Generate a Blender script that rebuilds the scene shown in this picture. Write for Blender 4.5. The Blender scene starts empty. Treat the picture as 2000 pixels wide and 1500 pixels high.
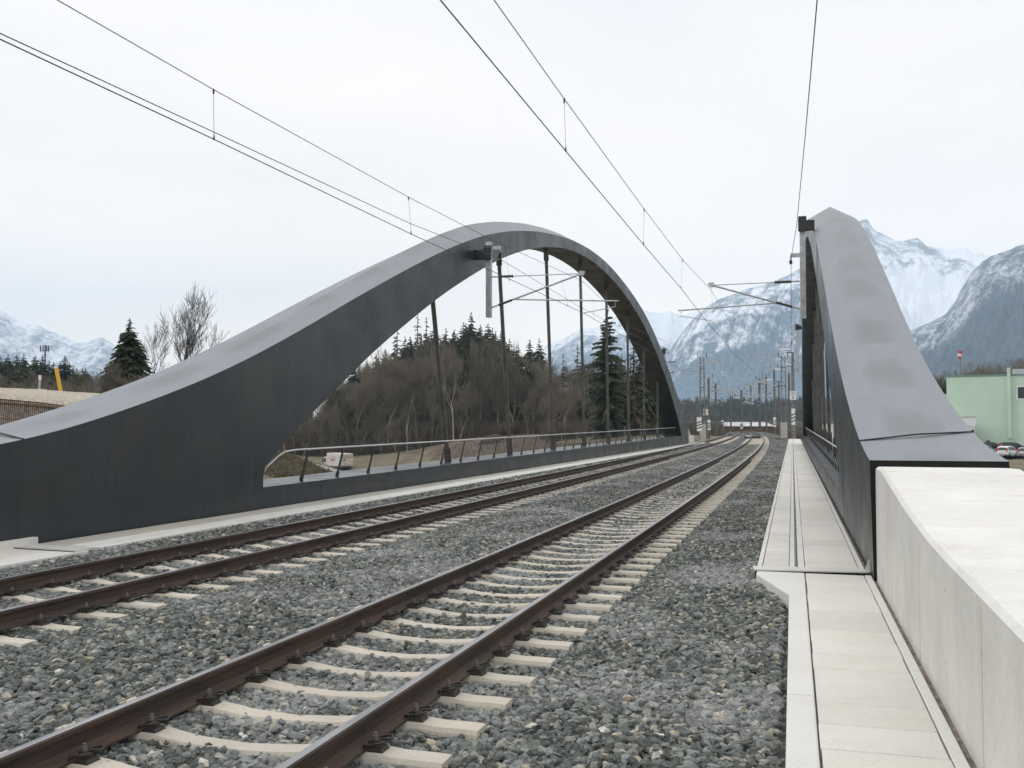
HAZE=.00015
import bpy, bmesh, math, random
import numpy as np
from mathutils import Vector, Matrix
random.seed(7); rng=np.random.default_rng(11)
scene=bpy.context.scene; COL=scene.collection
# ------------------------------------------------------------------ camera
F,YAW,PITCH,H=1914.56,.27848,.04049,1.764          # pixels at 2000 wide
CAM=np.array([0,0,H])
FX=np.array([-math.sin(YAW)*math.cos(PITCH),math.cos(YAW)*math.cos(PITCH),math.sin(PITCH)])
RT=np.array([math.cos(YAW),math.sin(YAW),0.]); UP=np.cross(RT,FX)
def ray(px,py): return FX*F+RT*(px-1000)+UP*(750-py)
def at(px,py,d): return Vector(CAM+ray(px,py)*(d/F))          # at camera depth d
def aty(px,py,Y): r=ray(px,py); return Vector(CAM+r*(Y/r[1]))  # at bridge station Y
def onz(px,py,z): r=ray(px,py); return Vector(CAM+r*((z-H)/r[2]))
cd=bpy.data.cameras.new('camera'); cam=bpy.data.objects.new('camera',cd); COL.objects.link(cam)
cd.sensor_width=36; cd.lens=36*F/2000; cd.clip_start=.05; cd.clip_end=60000
cam.matrix_world=Matrix(((RT[0],UP[0],-FX[0],0),(RT[1],UP[1],-FX[1],0),(RT[2],UP[2],-FX[2],H),(0,0,0,1)))
scene.camera=cam
# ------------------------------------------------------------------ materials
def mat(name,color,rough=.8,metal=0.,nodes=None,bump=None,spec=None):
    """nodes(nt,b): optional extra; bump=(scale,strength,dist)"""
    m=bpy.data.materials.new(name); m.use_nodes=True; nt=m.node_tree; b=nt.nodes['Principled BSDF']
    b.inputs['Base Color'].default_value=(*color,1); b.inputs['Roughness'].default_value=rough; b.inputs['Metallic'].default_value=metal
    if spec is not None: b.inputs['Specular IOR Level'].default_value=spec
    if nodes: nodes(nt,b)
    if bump:
        n=nt.nodes.new('ShaderNodeTexNoise'); n.inputs['Scale'].default_value=bump[0]; n.inputs['Detail'].default_value=6
        g=nt.nodes.new('ShaderNodeNewGeometry'); nt.links.new(g.outputs['Position'],n.inputs['Vector'])
        bu=nt.nodes.new('ShaderNodeBump'); bu.inputs['Strength'].default_value=bump[1]; bu.inputs['Distance'].default_value=bump[2]
        nt.links.new(n.outputs['Fac'],bu.inputs['Height']); nt.links.new(bu.outputs['Normal'],b.inputs['Normal'])
    return m
def noise(nt,scale,detail=5,vec=None,stretch=None,rough=.55):
    n=nt.nodes.new('ShaderNodeTexNoise'); n.inputs['Scale'].default_value=scale; n.inputs['Detail'].default_value=detail; n.inputs['Roughness'].default_value=rough
    g=nt.nodes.new('ShaderNodeNewGeometry'); src=g.outputs['Position'] if vec is None else vec
    if stretch:
        mp=nt.nodes.new('ShaderNodeMapping'); mp.inputs['Scale'].default_value=stretch; nt.links.new(src,mp.inputs['Vector']); src=mp.outputs['Vector']
    nt.links.new(src,n.inputs['Vector']); return n.outputs['Fac']
def ramp(nt,fac,stops):
    r=nt.nodes.new('ShaderNodeValToRGB'); e=r.color_ramp.elements
    while len(e)<len(stops): e.new(.5)
    for el,(p,c) in zip(e,stops): el.position=p; el.color=(*c,1) if len(c)==3 else c
    nt.links.new(fac,r.inputs['Fac']); return r.outputs['Color']
def mix(nt,fac,a,b,mode='MIX'):
    m=nt.nodes.new('ShaderNodeMix'); m.data_type='RGBA'; m.blend_type=mode
    for s,v in ((m.inputs['Factor'],fac),(m.inputs[6],a),(m.inputs[7],b)):
        if hasattr(v,'is_linked') or hasattr(v,'links'): nt.links.new(v,s)
        elif isinstance(v,(int,float)): s.default_value=v
        else: s.default_value=(*v,1)
    return m.outputs[2]
def mathn(nt,op,a,b=None,clamp=False):
    m=nt.nodes.new('ShaderNodeMath'); m.operation=op; m.use_clamp=clamp
    for s,v in zip(m.inputs,(a,b)):
        if v is None: continue
        if hasattr(v,'links'): nt.links.new(v,s)
        else: s.default_value=v
    return m.outputs[0]
def two(c1,c2,scale,lo=.35,hi=.65,stretch=None,detail=6):
    def f(nt,b): nt.links.new(ramp(nt,noise(nt,scale,detail,stretch=stretch),[(lo,c1),(hi,c2)]),b.inputs['Base Color'])
    return f
def concrete(name,c,var=.12,streak=False,stain=(.42,.34,.24),sa=.45,objvar=0.):
    def f(nt,b):
        base=ramp(nt,noise(nt,1.1,8,rough=.65),[(.3,tuple(x*(1-var) for x in c)),(.7,tuple(min(1,x*(1+var*.5)) for x in c))])
        fine=ramp(nt,noise(nt,35,5,stretch=(1,3,1)),[(.3,(.86,.86,.86)),(.6,(1,1,1))])
        base=mix(nt,1.,base,fine,'MULTIPLY')
        st=mathn(nt,'MULTIPLY',ramp(nt,noise(nt,1.7 if not streak else 1.3,7,stretch=(1,1,.18) if streak else (1,2.2,1),rough=.7),[(.52,(0,0,0)),(.75,(1,1,1))]),sa)
        base=mix(nt,st,base,stain)
        pits=ramp(nt,noise(nt,60,2),[(.27,(.55,.52,.48)),(.31,(1,1,1))]); base=mix(nt,.8,base,pits,'MULTIPLY')
        if objvar:
            oi=nt.nodes.new('ShaderNodeObjectInfo'); hs=nt.nodes.new('ShaderNodeHueSaturation')
            v=mathn(nt,'ADD',mathn(nt,'MULTIPLY',oi.outputs['Random'],objvar),1-objvar*.6); nt.links.new(v,hs.inputs['Value']); nt.links.new(base,hs.inputs['Color'])
            warm=mix(nt,mathn(nt,'MULTIPLY',mathn(nt,'FRACT',mathn(nt,'MULTIPLY',oi.outputs['Random'],17.3)),.35),hs.outputs['Color'],(.95,.90,.81),'MULTIPLY'); base=warm
        nt.links.new(base,b.inputs['Base Color'])
    return mat(name,c,.9,0,f,bump=(90,.25,.004))
M={}
def steel_nodes(nt,b):
    # weathered grey mica paint: faint vertical brushing and dusty patches
    br=noise(nt,9,6,stretch=(1,1,.12),rough=.7)
    pa=noise(nt,.55,4)
    c=ramp(nt,br,[(.3,(.035,.042,.050)),(.7,(.050,.059,.069))])
    runs=ramp(nt,noise(nt,2.2,8,stretch=(1,1,.07),rough=.8),[(.45,(1,)*3),(.7,(.72,)*3)]); c=mix(nt,1.,c,runs,'MULTIPLY')
    c=mix(nt,mathn(nt,'MULTIPLY',ramp(nt,pa,[(.45,(0,0,0)),(.7,(1,1,1))]),.3),c,(.08,.078,.072)); nt.links.new(c,b.inputs['Base Color'])
    nt.links.new(ramp(nt,noise(nt,.9,5),[(.35,(.30,)*3),(.65,(.46,)*3)]),b.inputs['Roughness'])
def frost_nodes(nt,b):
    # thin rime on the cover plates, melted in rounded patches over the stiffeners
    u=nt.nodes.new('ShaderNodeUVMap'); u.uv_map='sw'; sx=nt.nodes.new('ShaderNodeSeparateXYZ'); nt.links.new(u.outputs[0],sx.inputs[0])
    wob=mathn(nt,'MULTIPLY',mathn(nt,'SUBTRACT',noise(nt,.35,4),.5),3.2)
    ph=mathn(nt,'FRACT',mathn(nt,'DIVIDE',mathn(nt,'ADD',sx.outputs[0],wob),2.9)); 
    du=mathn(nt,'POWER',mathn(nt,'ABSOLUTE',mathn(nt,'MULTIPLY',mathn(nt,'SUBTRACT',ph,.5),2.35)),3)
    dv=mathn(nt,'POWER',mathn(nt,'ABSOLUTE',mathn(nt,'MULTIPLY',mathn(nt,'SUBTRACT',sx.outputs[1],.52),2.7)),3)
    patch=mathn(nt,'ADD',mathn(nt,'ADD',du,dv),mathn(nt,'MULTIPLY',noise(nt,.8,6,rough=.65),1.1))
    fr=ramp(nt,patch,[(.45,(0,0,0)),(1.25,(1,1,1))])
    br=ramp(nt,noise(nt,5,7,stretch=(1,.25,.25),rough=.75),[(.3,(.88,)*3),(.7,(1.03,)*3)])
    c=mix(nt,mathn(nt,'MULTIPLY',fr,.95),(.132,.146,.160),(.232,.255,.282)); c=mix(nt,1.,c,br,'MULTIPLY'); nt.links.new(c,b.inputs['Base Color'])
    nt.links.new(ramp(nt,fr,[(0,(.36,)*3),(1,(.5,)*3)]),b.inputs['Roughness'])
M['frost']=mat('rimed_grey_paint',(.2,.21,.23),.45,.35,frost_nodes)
M['paint']=mat('grey_mica_paint',(.08,.085,.09),.38,.45,steel_nodes,bump=(.45,.12,.02))
M['dark']=mat('dark_steel',(.018,.018,.02),.5)
M['black']=mat('black_void',(.004,.004,.005),.9)
M['galv']=mat('galvanised_steel',(.42,.45,.47),.45,.6,two((.36,.39,.41),(.5,.52,.54),6))
M['galvd']=mat('weathered_galvanised',(.18,.18,.175),.55,.3,two((.13,.13,.125),(.24,.24,.23),4))
M['stainless']=mat('stainless_tube',(.62,.62,.63),.28,.9)
M['railtop']=mat('rail_head_steel',(.27,.27,.29),.33,.85,two((.27,.27,.28),(.42,.42,.43),3,stretch=(6,.5,6)))
M['rust']=mat('rail_rust',(.075,.042,.032),.75,0,two((.028,.020,.015),(.068,.040,.027),5,stretch=(1,.25,3)),bump=(80,.3,.003))
M['clip']=mat('clip_steel',(.035,.03,.027),.55,.3)
M['boltm']=mat('bolt_steel',(.16,.14,.12),.6,.3)
M['sleeper']=concrete('sleeper_concrete',(.545,.505,.435),.14,stain=(.33,.26,.19),sa=.4,objvar=.12)
M['slab']=concrete('slab_concrete',(.665,.65,.61),.08,stain=(.50,.45,.36),sa=.4,objvar=.13)
M['slabg']=concrete('worn_slab_concrete',(.50,.485,.435),.12,stain=(.36,.31,.24),sa=.6,objvar=.15)
M['kerb']=concrete('kerb_concrete',(.665,.66,.625),.08,stain=(.5,.46,.38),sa=.25)
M['wall']=concrete('wall_concrete',(.66,.65,.61),.16,streak=True,stain=(.42,.37,.28),sa=.75)
M['walltop']=concrete('wall_top_concrete',(.715,.71,.685),.12,stain=(.55,.46,.34),sa=.6)
M['concg']=concrete('grey_concrete',(.42,.42,.38),.1)
M['plate']=mat('ribbed_alu_plate',(.60,.59,.575),.55,.15)
M['dirt']=mat('groove_dirt',(.16,.13,.10),1,0,two((.10,.085,.065),(.3,.25,.2),12),bump=(60,.8,.01))
M['insul']=mat('insulator_brown',(.045,.028,.022),.3)
M['wire']=mat('wire_copper_dark',(.035,.032,.03),.5,.3)
M['white']=mat('white_paint',(.78,.78,.77),.5)
M['blackp']=mat('black_paint',(.012,.012,.013),.5)
M['yellow']=mat('yellow_paint',(.72,.42,.04),.5)
M['red']=mat('red_paint',(.5,.05,.06),.45)
M['glass']=mat('dark_glass',(.02,.025,.03),.08,0)
M['tyre']=mat('tyre_rubber',(.02,.02,.02),.8)
# ------------------------------------------------------------------ mesh building
class MB:
    def __init__(s): s.v=[]; s.f=[]; s.m=[]
    def add(s,vs,fs,mi=0):
        o=len(s.v); s.v+= [tuple(v) for v in vs]; s.f+=[tuple(i+o for i in f) for f in fs]; s.m+=[mi]*len(fs); return s
    def box(s,a,b,mi=0,M4=None):
        x0,y0,z0=a; x1,y1,z1=b
        vs=[Vector(p) for p in ((x0,y0,z0),(x1,y0,z0),(x1,y1,z0),(x0,y1,z0),(x0,y0,z1),(x1,y0,z1),(x1,y1,z1),(x0,y1,z1))]
        if M4 is not None: vs=[M4@v for v in vs]
        return s.add(vs,[(3,2,1,0),(4,5,6,7),(0,1,5,4),(1,2,6,5),(2,3,7,6),(3,0,4,7)],mi)
    def bbox(s,a,b,r,mi=0):
        """box with chamfered upper edges"""
        x0,y0,z0=a; x1,y1,z1=b
        vs=[(x0,y0,z0),(x1,y0,z0),(x1,y1,z0),(x0,y1,z0),(x0,y0,z1-r),(x1,y0,z1-r),(x1,y1,z1-r),(x0,y1,z1-r),(x0+r,y0+r,z1),(x1-r,y0+r,z1),(x1-r,y1-r,z1),(x0+r,y1-r,z1)]
        return s.add(vs,[(3,2,1,0),(0,1,5,4),(1,2,6,5),(2,3,7,6),(3,0,4,7),(4,5,9,8),(5,6,10,9),(6,7,11,10),(7,4,8,11),(8,9,10,11)],mi)
    def tube(s,pts,r,n=8,mi=0,cap=True):
        pts=[Vector(p) for p in pts]; rs=r if isinstance(r,(list,tuple)) else [r]*len(pts)
        rings=[]; prev=None
        for i,p in enumerate(pts):
            t=(pts[min(i+1,len(pts)-1)]-pts[max(i-1,0)]).normalized()
            if prev is None: a=t.orthogonal().normalized()
            else: a=(prev-t*prev.dot(t)).normalized()
            prev=a; b=t.cross(a); rings.append([p+(a*math.cos(2*math.pi*k/n)+b*math.sin(2*math.pi*k/n))*rs[i] for k in range(n)])
        vs=[v for rg in rings for v in rg]; fs=[]
        for i in range(len(pts)-1):
            for k in range(n): fs.append((i*n+k,i*n+(k+1)%n,(i+1)*n+(k+1)%n,(i+1)*n+k))
        if cap: fs.append(tuple(range(n-1,-1,-1))); fs.append(tuple((len(pts)-1)*n+k for k in range(n)))
        return s.add(vs,fs,mi)
    def bar(s,p,q,w,h,mi=0,upv=(0,0,1)):
        """rectangular bar p->q"""
        p=Vector(p); q=Vector(q); t=(q-p).normalized(); u=Vector(upv); x=t.cross(u)
        if x.length<1e-4: x=t.orthogonal()
        x.normalize(); z=x.cross(t); vs=[]
        for c in (p,q):
            for a,b in ((-1,-1),(1,-1),(1,1),(-1,1)): vs.append(c+x*a*w/2+z*b*h/2)
        return s.add(vs,[(3,2,1,0),(4,5,6,7),(0,1,5,4),(1,2,6,5),(2,3,7,6),(3,0,4,7)],mi)
    def prism(s,poly,d,mi=0):
        """poly: list of 3d points, extruded by vector d"""
        n=len(poly); d=Vector(d); vs=[Vector(p) for p in poly]+[Vector(p)+d for p in poly]
        return s.add(vs,[tuple(range(n-1,-1,-1)),tuple(range(n,2*n))]+[(i,(i+1)%n,(i+1)%n+n,i+n) for i in range(n)],mi)
    def sweep(s,prof,path,mi=0,top=None,mtop=1):
        """prof: (x,z) closed; path: list of (pos,lateral dir, up)"""
        n=len(prof); vs=[]; fs=[]; ms=[]
        for P,L,U in path:
            for x,z in prof: vs.append(P+L*x+U*z)
        o=len(s.v); s.v+=[tuple(v) for v in vs]
        for i in range(len(path)-1):
            for k in range(n):
                s.f.append(tuple(o+j for j in (i*n+k,i*n+(k+1)%n,(i+1)*n+(k+1)%n,(i+1)*n+k))); s.m.append(mtop if top and k in top else mi)
        s.f.append(tuple(o+k for k in range(n-1,-1,-1))); s.m.append(mi); s.f.append(tuple(o+(len(path)-1)*n+k for k in range(n))); s.m.append(mi)
        return s
    def build(s,name,mats,parent=None,smooth=False,origin=None):
        me=bpy.data.meshes.new(name); o3=Vector(origin) if origin is not None else Vector((0,0,0))
        me.from_pydata([tuple(Vector(v)-o3) for v in s.v],[],s.f)
        mats=mats if isinstance(mats,(list,tuple)) else [mats]
        for m in mats: me.materials.append(M[m] if isinstance(m,str) else m)
        me.polygons.foreach_set('material_index',s.m)
        if smooth: me.polygons.foreach_set('use_smooth',[True]*len(me.polygons))
        me.update(); fixn(me)
        o=bpy.data.objects.new(name,me); COL.objects.link(o); o.location=o3
        if parent is not None:
            o.parent=parent; o.location=o3-parent.location if parent.rotation_euler.z==0 and origin is None and False else o3
        return o
def fixn(me):
    bm=bmesh.new(); bm.from_mesh(me); bmesh.ops.recalc_face_normals(bm,faces=bm.faces); bm.to_mesh(me); bm.free()
def tag(o,label=None,cat=None,group=None,kind=None):
    if label: o['label']=label
    if cat: o['category']=cat
    if group: o['group']=group
    if kind: o['kind']=kind
    return o
def thing(name,label,cat,loc=(0,0,0),rz=0,group=None):
    o=bpy.data.objects.new(name,None); COL.objects.link(o); o.location=loc; o.rotation_euler=(0,0,rz); o.empty_display_size=.2
    return tag(o,label,cat,group)
def part(mb,name,mats,parent,smooth=False,world=True):
    """mb given in world coords (world=True) under an unrotated parent, else in parent's local coords"""
    o=mb.build(name,mats,None,smooth)
    o.parent=parent
    if world: o.location=-Vector(parent.location)
    return o
def copy_tree(o,parent=None,link=True):
    c=o.copy(); COL.objects.link(c); c.parent=parent
    for ch in o.children: copy_tree(ch,c)
    return c
def bevel(o,w,seg=2):
    m=o.modifiers.new('bevel','BEVEL'); m.width=w; m.segments=seg; m.limit_method='ANGLE'; m.angle_limit=math.radians(40); return o
def npmesh(name,V,Fc,mats,smooth=False,matidx=None):
    me=bpy.data.meshes.new(name); k=Fc.shape[1]
    me.vertices.add(len(V)); me.vertices.foreach_set('co',np.asarray(V,np.float32).ravel())
    me.loops.add(Fc.size); me.loops.foreach_set('vertex_index',Fc.astype(np.int32).ravel())
    me.polygons.add(len(Fc)); me.polygons.foreach_set('loop_start',np.arange(len(Fc),dtype=np.int32)*k)
    try: me.polygons.foreach_set('loop_total',np.full(len(Fc),k,np.int32))
    except Exception: pass
    for m in (mats if isinstance(mats,(list,tuple)) else [mats]): me.materials.append(M[m] if isinstance(m,str) else m)
    if matidx is not None: me.polygons.foreach_set('material_index',np.asarray(matidx,np.int32))
    if smooth: me.polygons.foreach_set('use_smooth',np.ones(len(Fc),bool))
    me.update(calc_edges=True); me.validate(); return me
def addobj(name,me,parent=None):
    o=bpy.data.objects.new(name,me); COL.objects.link(o); o.parent=parent; return o
# value noise / fbm in numpy
_P=rng.random((256,256))
def vn(x,y):
    xi=np.floor(x).astype(int); yi=np.floor(y).astype(int); fx=x-xi; fy=y-yi; fx=fx*fx*(3-2*fx); fy=fy*fy*(3-2*fy)
    a=_P[xi&255,yi&255]; b=_P[(xi+1)&255,yi&255]; c=_P[xi&255,(yi+1)&255]; d=_P[(xi+1)&255,(yi+1)&255]
    return (a*(1-fx)+b*fx)*(1-fy)+(c*(1-fx)+d*fx)*fy
def fbm(x,y,o=5,g=.5,ridge=False):
    s=0;a=1;t=0
    for i in range(o):
        n=vn(x*2**i+17.3*i,y*2**i+9.1*i)
        if ridge: n=1-np.abs(2*n-1)
        s=s+a*n;t+=a;a*=g
    return s/t
# ------------------------------------------------------------------ track geometry
ca=lambda Y:-3.273+.01751*Y-.0002*Y*Y           # right track centre
cb=lambda Y:-7.85+.0235*Y-.0002*Y*Y             # left track centre
da=lambda Y:.01751-.0004*Y
db=lambda Y:.0235-.0004*Y
ZR=.05
CANT=.02
# ballast and formation
def bal_z(x,Y):
    z=np.full_like(x,-.15)
    for c,lf in ((ca,0),(cb,0)):
        o=np.abs(x-c(Y)); z=np.where((o>=1.28)&(o<1.75),-.175+.025*(o-1.28)/.47,z); z=np.where(o<1.28,-.17-.022*np.cos(np.clip(o/.62,0,1)*math.pi/2),z)
    eL=np.where(Y<11.5,-9.58,-11.012+.0224*Y+1.2); dl_=x-eL; z=np.where((Y<95)&(dl_<.75),np.maximum(z,-.035-.13*np.clip(dl_/.75,0,1)),z); dr_=np.where(Y<11,-.06,-.43)-x; z=np.where((Y<95)&(dr_<.6),np.maximum(z,-.10-.06*np.clip(dr_/.6,0,1)),z)
    mid=(ca(Y)+cb(Y))/2; z=z+.035*np.exp(-((x-mid)/.55)**2)
    return z
def sheet(name,xs_fn,Ys,nx,zf,m):
    V=[];n=nx+1
    for Y in Ys:
        a,b=xs_fn(Y); x=np.linspace(a,b,n); z=zf(x,np.full_like(x,Y)); V.append(np.stack([x,np.full_like(x,Y),z],1))
    V=np.concatenate(V); i,j=np.meshgrid(np.arange(len(Ys)-1),np.arange(nx),indexing='ij'); q=i*n+j
    Fc=np.stack([q,q+1,q+1+n,q+n],-1).reshape(-1,4); return npmesh(name,V,Fc,m,True)
LG=lambda Y:-11.012+.0224*Y
def balx(Y):
    if Y<10.6: return (-9.6, -.06)
    if Y<12.3: return (-9.6,-.06-.38*(Y-10.6)/1.7)
    if Y<92: return (LG(Y)+1.2,-.43)
    w=min(1,(Y-92)/25); return (LG(92)+1.2+ (cb(Y)-cb(92))-1.2*w,-.43+(ca(Y)-ca(92))*1.0+1.0*w)
def ballast_nodes(nt,b):
    n1=noise(nt,16,2); v=nt.nodes.new('ShaderNodeTexVoronoi'); v.inputs['Scale'].default_value=17
    g=nt.nodes.new('ShaderNodeNewGeometry'); nt.links.new(g.outputs['Position'],v.inputs['Vector'])
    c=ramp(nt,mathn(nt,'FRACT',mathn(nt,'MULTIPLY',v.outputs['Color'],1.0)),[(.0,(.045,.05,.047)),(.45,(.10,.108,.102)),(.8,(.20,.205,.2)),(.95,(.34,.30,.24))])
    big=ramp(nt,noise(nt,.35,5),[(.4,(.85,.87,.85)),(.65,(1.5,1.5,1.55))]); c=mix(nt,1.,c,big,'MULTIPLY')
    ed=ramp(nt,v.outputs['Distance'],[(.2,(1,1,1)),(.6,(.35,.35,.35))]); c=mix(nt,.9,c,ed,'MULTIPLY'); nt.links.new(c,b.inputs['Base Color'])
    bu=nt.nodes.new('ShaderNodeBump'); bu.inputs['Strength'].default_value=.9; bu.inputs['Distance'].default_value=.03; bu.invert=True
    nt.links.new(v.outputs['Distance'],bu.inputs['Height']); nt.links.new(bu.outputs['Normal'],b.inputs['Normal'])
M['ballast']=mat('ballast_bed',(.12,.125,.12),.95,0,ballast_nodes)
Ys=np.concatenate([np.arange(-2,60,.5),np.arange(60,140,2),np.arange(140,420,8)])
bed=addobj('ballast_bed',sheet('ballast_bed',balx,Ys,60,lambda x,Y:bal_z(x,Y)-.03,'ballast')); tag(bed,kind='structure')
# scattered stones through geometry nodes
def stone_nodes(nt,b):
    at_=nt.nodes.new('ShaderNodeAttribute'); at_.attribute_type='INSTANCER'; at_.attribute_name='rnd'
    r=at_.outputs['Fac']
    c=ramp(nt,r,[(0,(.022,.027,.023)),(.3,(.062,.070,.064)),(.6,(.115,.126,.118)),(.86,(.205,.217,.207)),(.96,(.30,.285,.24)),(.992,(.40,.32,.22)),(1,(.6,.58,.54))])
    c=mix(nt,.7,c,ramp(nt,noise(nt,45,4),[(.3,(.55,.57,.55)),(.7,(1.4,1.4,1.36))]),'MULTIPLY')
    # hoar frost on the upper edges, in patches
    g=nt.nodes.new('ShaderNodeNewGeometry')
    patch=ramp(nt,noise(nt,.55,4),[(.47,(0,0,0)),(.62,(1,1,1))])
    pt=ramp(nt,g.outputs['Pointiness'],[(.56,(0,0,0)),(.68,(1,1,1))]); c=mix(nt,mathn(nt,'MULTIPLY',pt,.28),c,(.36,.37,.36))  # edge highlight painted into the colour of every stone
    fr=mathn(nt,'MULTIPLY',patch,mathn(nt,'MAXIMUM',mathn(nt,'MULTIPLY',pt,.8),ramp(nt,noise(nt,110,3),[(.42,(.10,)*3),(.66,(.6,)*3)])))
    c=mix(nt,mathn(nt,'MULTIPLY',fr,.8),c,(.50,.51,.515)); nt.links.new(c,b.inputs['Base Color'])
M['stone']=mat('ballast_stone',(.12,.12,.12),.8,0,stone_nodes,spec=.3)
def stones_gn(ob,variants=7,smin=.026,smax=.044):
    ng=bpy.data.node_groups.new('stones','GeometryNodeTree')
    ng.interface.new_socket('Geometry',in_out='INPUT',socket_type='NodeSocketGeometry'); ng.interface.new_socket('Geometry',in_out='OUTPUT',socket_type='NodeSocketGeometry')
    N=ng.nodes; L=ng.links; gi=N.new('NodeGroupInput'); go=N.new('NodeGroupOutput')
    dp=N.new('GeometryNodeDistributePointsOnFaces'); dp.distribute_method='RANDOM'
    na=N.new('GeometryNodeInputNamedAttribute'); na.data_type='FLOAT'; na.inputs['Name'].default_value='dens'
    L.new(gi.outputs[0],dp.inputs['Mesh']); L.new(na.outputs['Attribute'],dp.inputs['Density']); dp.inputs['Seed'].default_value=3
    # jitter z
    sp=N.new('GeometryNodeSetPosition'); rv=N.new('FunctionNodeRandomValue'); rv.data_type='FLOAT_VECTOR'
    rv.inputs[0].default_value=(-.01,-.01,-.022); rv.inputs[1].default_value=(.01,.01,.022); L.new(dp.outputs['Points'],sp.inputs['Geometry']); L.new(rv.outputs[0],sp.inputs['Offset'])
    g2i=N.new('GeometryNodeGeometryToInstance')
    for k in range(variants):
        ic=N.new('GeometryNodeMeshIcoSphere'); ic.inputs['Radius'].default_value=1; ic.inputs['Subdivisions'].default_value=2
        pos=N.new('GeometryNodeInputPosition'); ad=N.new('ShaderNodeVectorMath'); ad.operation='ADD'; ad.inputs[1].default_value=(k*7.3+2,k*3.1,k*5.7)
        nz=N.new('ShaderNodeTexNoise'); nz.inputs['Scale'].default_value=.85; nz.inputs['Detail'].default_value=1.5; L.new(pos.outputs[0],ad.inputs[0]); L.new(ad.outputs[0],nz.inputs['Vector'])
        sb=N.new('ShaderNodeVectorMath'); sb.operation='SUBTRACT'; sb.inputs[1].default_value=(.5,.5,.5); L.new(nz.outputs['Color'],sb.inputs[0])
        sc=N.new('ShaderNodeVectorMath'); sc.operation='SCALE'; sc.inputs['Scale'].default_value=2.2; L.new(sb.outputs[0],sc.inputs[0])
        s2=N.new('GeometryNodeSetPosition'); L.new(ic.outputs['Mesh'],s2.inputs['Geometry']); L.new(sc.outputs[0],s2.inputs['Offset'])
        L.new(s2.outputs[0],g2i.inputs[0])
    io=N.new('GeometryNodeInstanceOnPoints'); L.new(sp.outputs[0],io.inputs['Points']); L.new(g2i.outputs[0],io.inputs['Instance']); io.inputs['Pick Instance'].default_value=True
    ri=N.new('FunctionNodeRandomValue'); ri.data_type='INT'; ri.inputs[4].default_value=0; ri.inputs[5].default_value=variants-1; ri.inputs['Seed'].default_value=5
    L.new(ri.outputs[2],io.inputs['Instance Index'])
    rr=N.new('FunctionNodeRandomValue'); rr.data_type='FLOAT_VECTOR'; rr.inputs[0].default_value=(-.6,-.6,0); rr.inputs[1].default_value=(.6,.6,6.28); rr.inputs['Seed'].default_value=8; L.new(rr.outputs[0],io.inputs['Rotation'])
    rs=N.new('FunctionNodeRandomValue'); rs.data_type='FLOAT_VECTOR'; rs.inputs[0].default_value=(smin,smin*.8,smin*.6); rs.inputs[1].default_value=(smax,smax*.85,smax*.68); rs.inputs['Seed'].default_value=9
    nb=N.new('GeometryNodeInputNamedAttribute'); nb.data_type='FLOAT'; nb.inputs['Name'].default_value='siz'
    sm=N.new('ShaderNodeVectorMath'); sm.operation='SCALE'; L.new(rs.outputs[0],sm.inputs[0]); L.new(nb.outputs['Attribute'],sm.inputs['Scale']); L.new(sm.outputs[0],io.inputs['Scale'])
    st=N.new('GeometryNodeStoreNamedAttribute'); st.domain='INSTANCE'; st.data_type='FLOAT'; st.inputs['Name'].default_value='rnd'
    rc=N.new('FunctionNodeRandomValue'); rc.data_type='FLOAT'; rc.inputs['Seed'].default_value=21; L.new(io.outputs[0],st.inputs['Geometry']); L.new(rc.outputs[1],st.inputs['Value'])
    sm2=N.new('GeometryNodeSetMaterial'); sm2.inputs['Material'].default_value=M['stone']; L.new(st.outputs[0],sm2.inputs['Geometry']); L.new(sm2.outputs[0],go.inputs[0])
    md=ob.modifiers.new('stones','NODES'); md.node_group=ng
Ys2=np.concatenate([np.arange(1.5,24,.05),np.arange(24,30,.25),np.arange(30,95,1.)])
sme=sheet('ballast_stones',lambda Y:(balx(Y)[0]+.04,balx(Y)[1]-.05),Ys2,56,lambda x,Y:bal_z(x,Y)-.012,'stone')
co=np.zeros(len(sme.vertices)*3,np.float32); sme.vertices.foreach_get('co',co); co=co.reshape(-1,3)
Dp=(co-CAM)@FX; hx=(co-CAM)@RT; 
dens=np.interp(Dp,[0,3,12,20,35,60,95],[900,900,850,520,260,130,90]); inv=(Dp>2)&(hx>-.62*Dp-1)
dens=np.where(inv,dens,0); siz=np.interp(Dp,[0,12,20,35,60,95],[1,1,1.1,1.35,1.6,1.8])
# keep sleepers nearly free

def finish_stones():
  global dens
  for c,ys_ in ((ca,SLY[0]),(cb,SLY[1])):
    ys_=np.array(ys_); sk=np.where(c is ca,1,1)
    yy=co[:,1]; k=np.clip(np.searchsorted(ys_,yy),1,len(ys_)-1); ds=np.minimum(np.abs(yy-ys_[k-1]),np.abs(yy-ys_[k]))
    on=(np.abs(co[:,0]-c(yy))<1.31)&(Dp<26)&(ds<.075); dens=np.where(on,dens*.05,dens)
  for nm,val in (('dens',dens),('siz',siz)):
    a=sme.attributes.new(nm,'FLOAT','POINT'); a.data.foreach_set('value',val.astype(np.float32))
SLY=[[],[]]
st=addobj('ballast_stones',sme); stones_gn(st); tag(st,'dark grey broken ballast stones with patches of frost around the tracks','ballast',kind='stuff')
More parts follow.
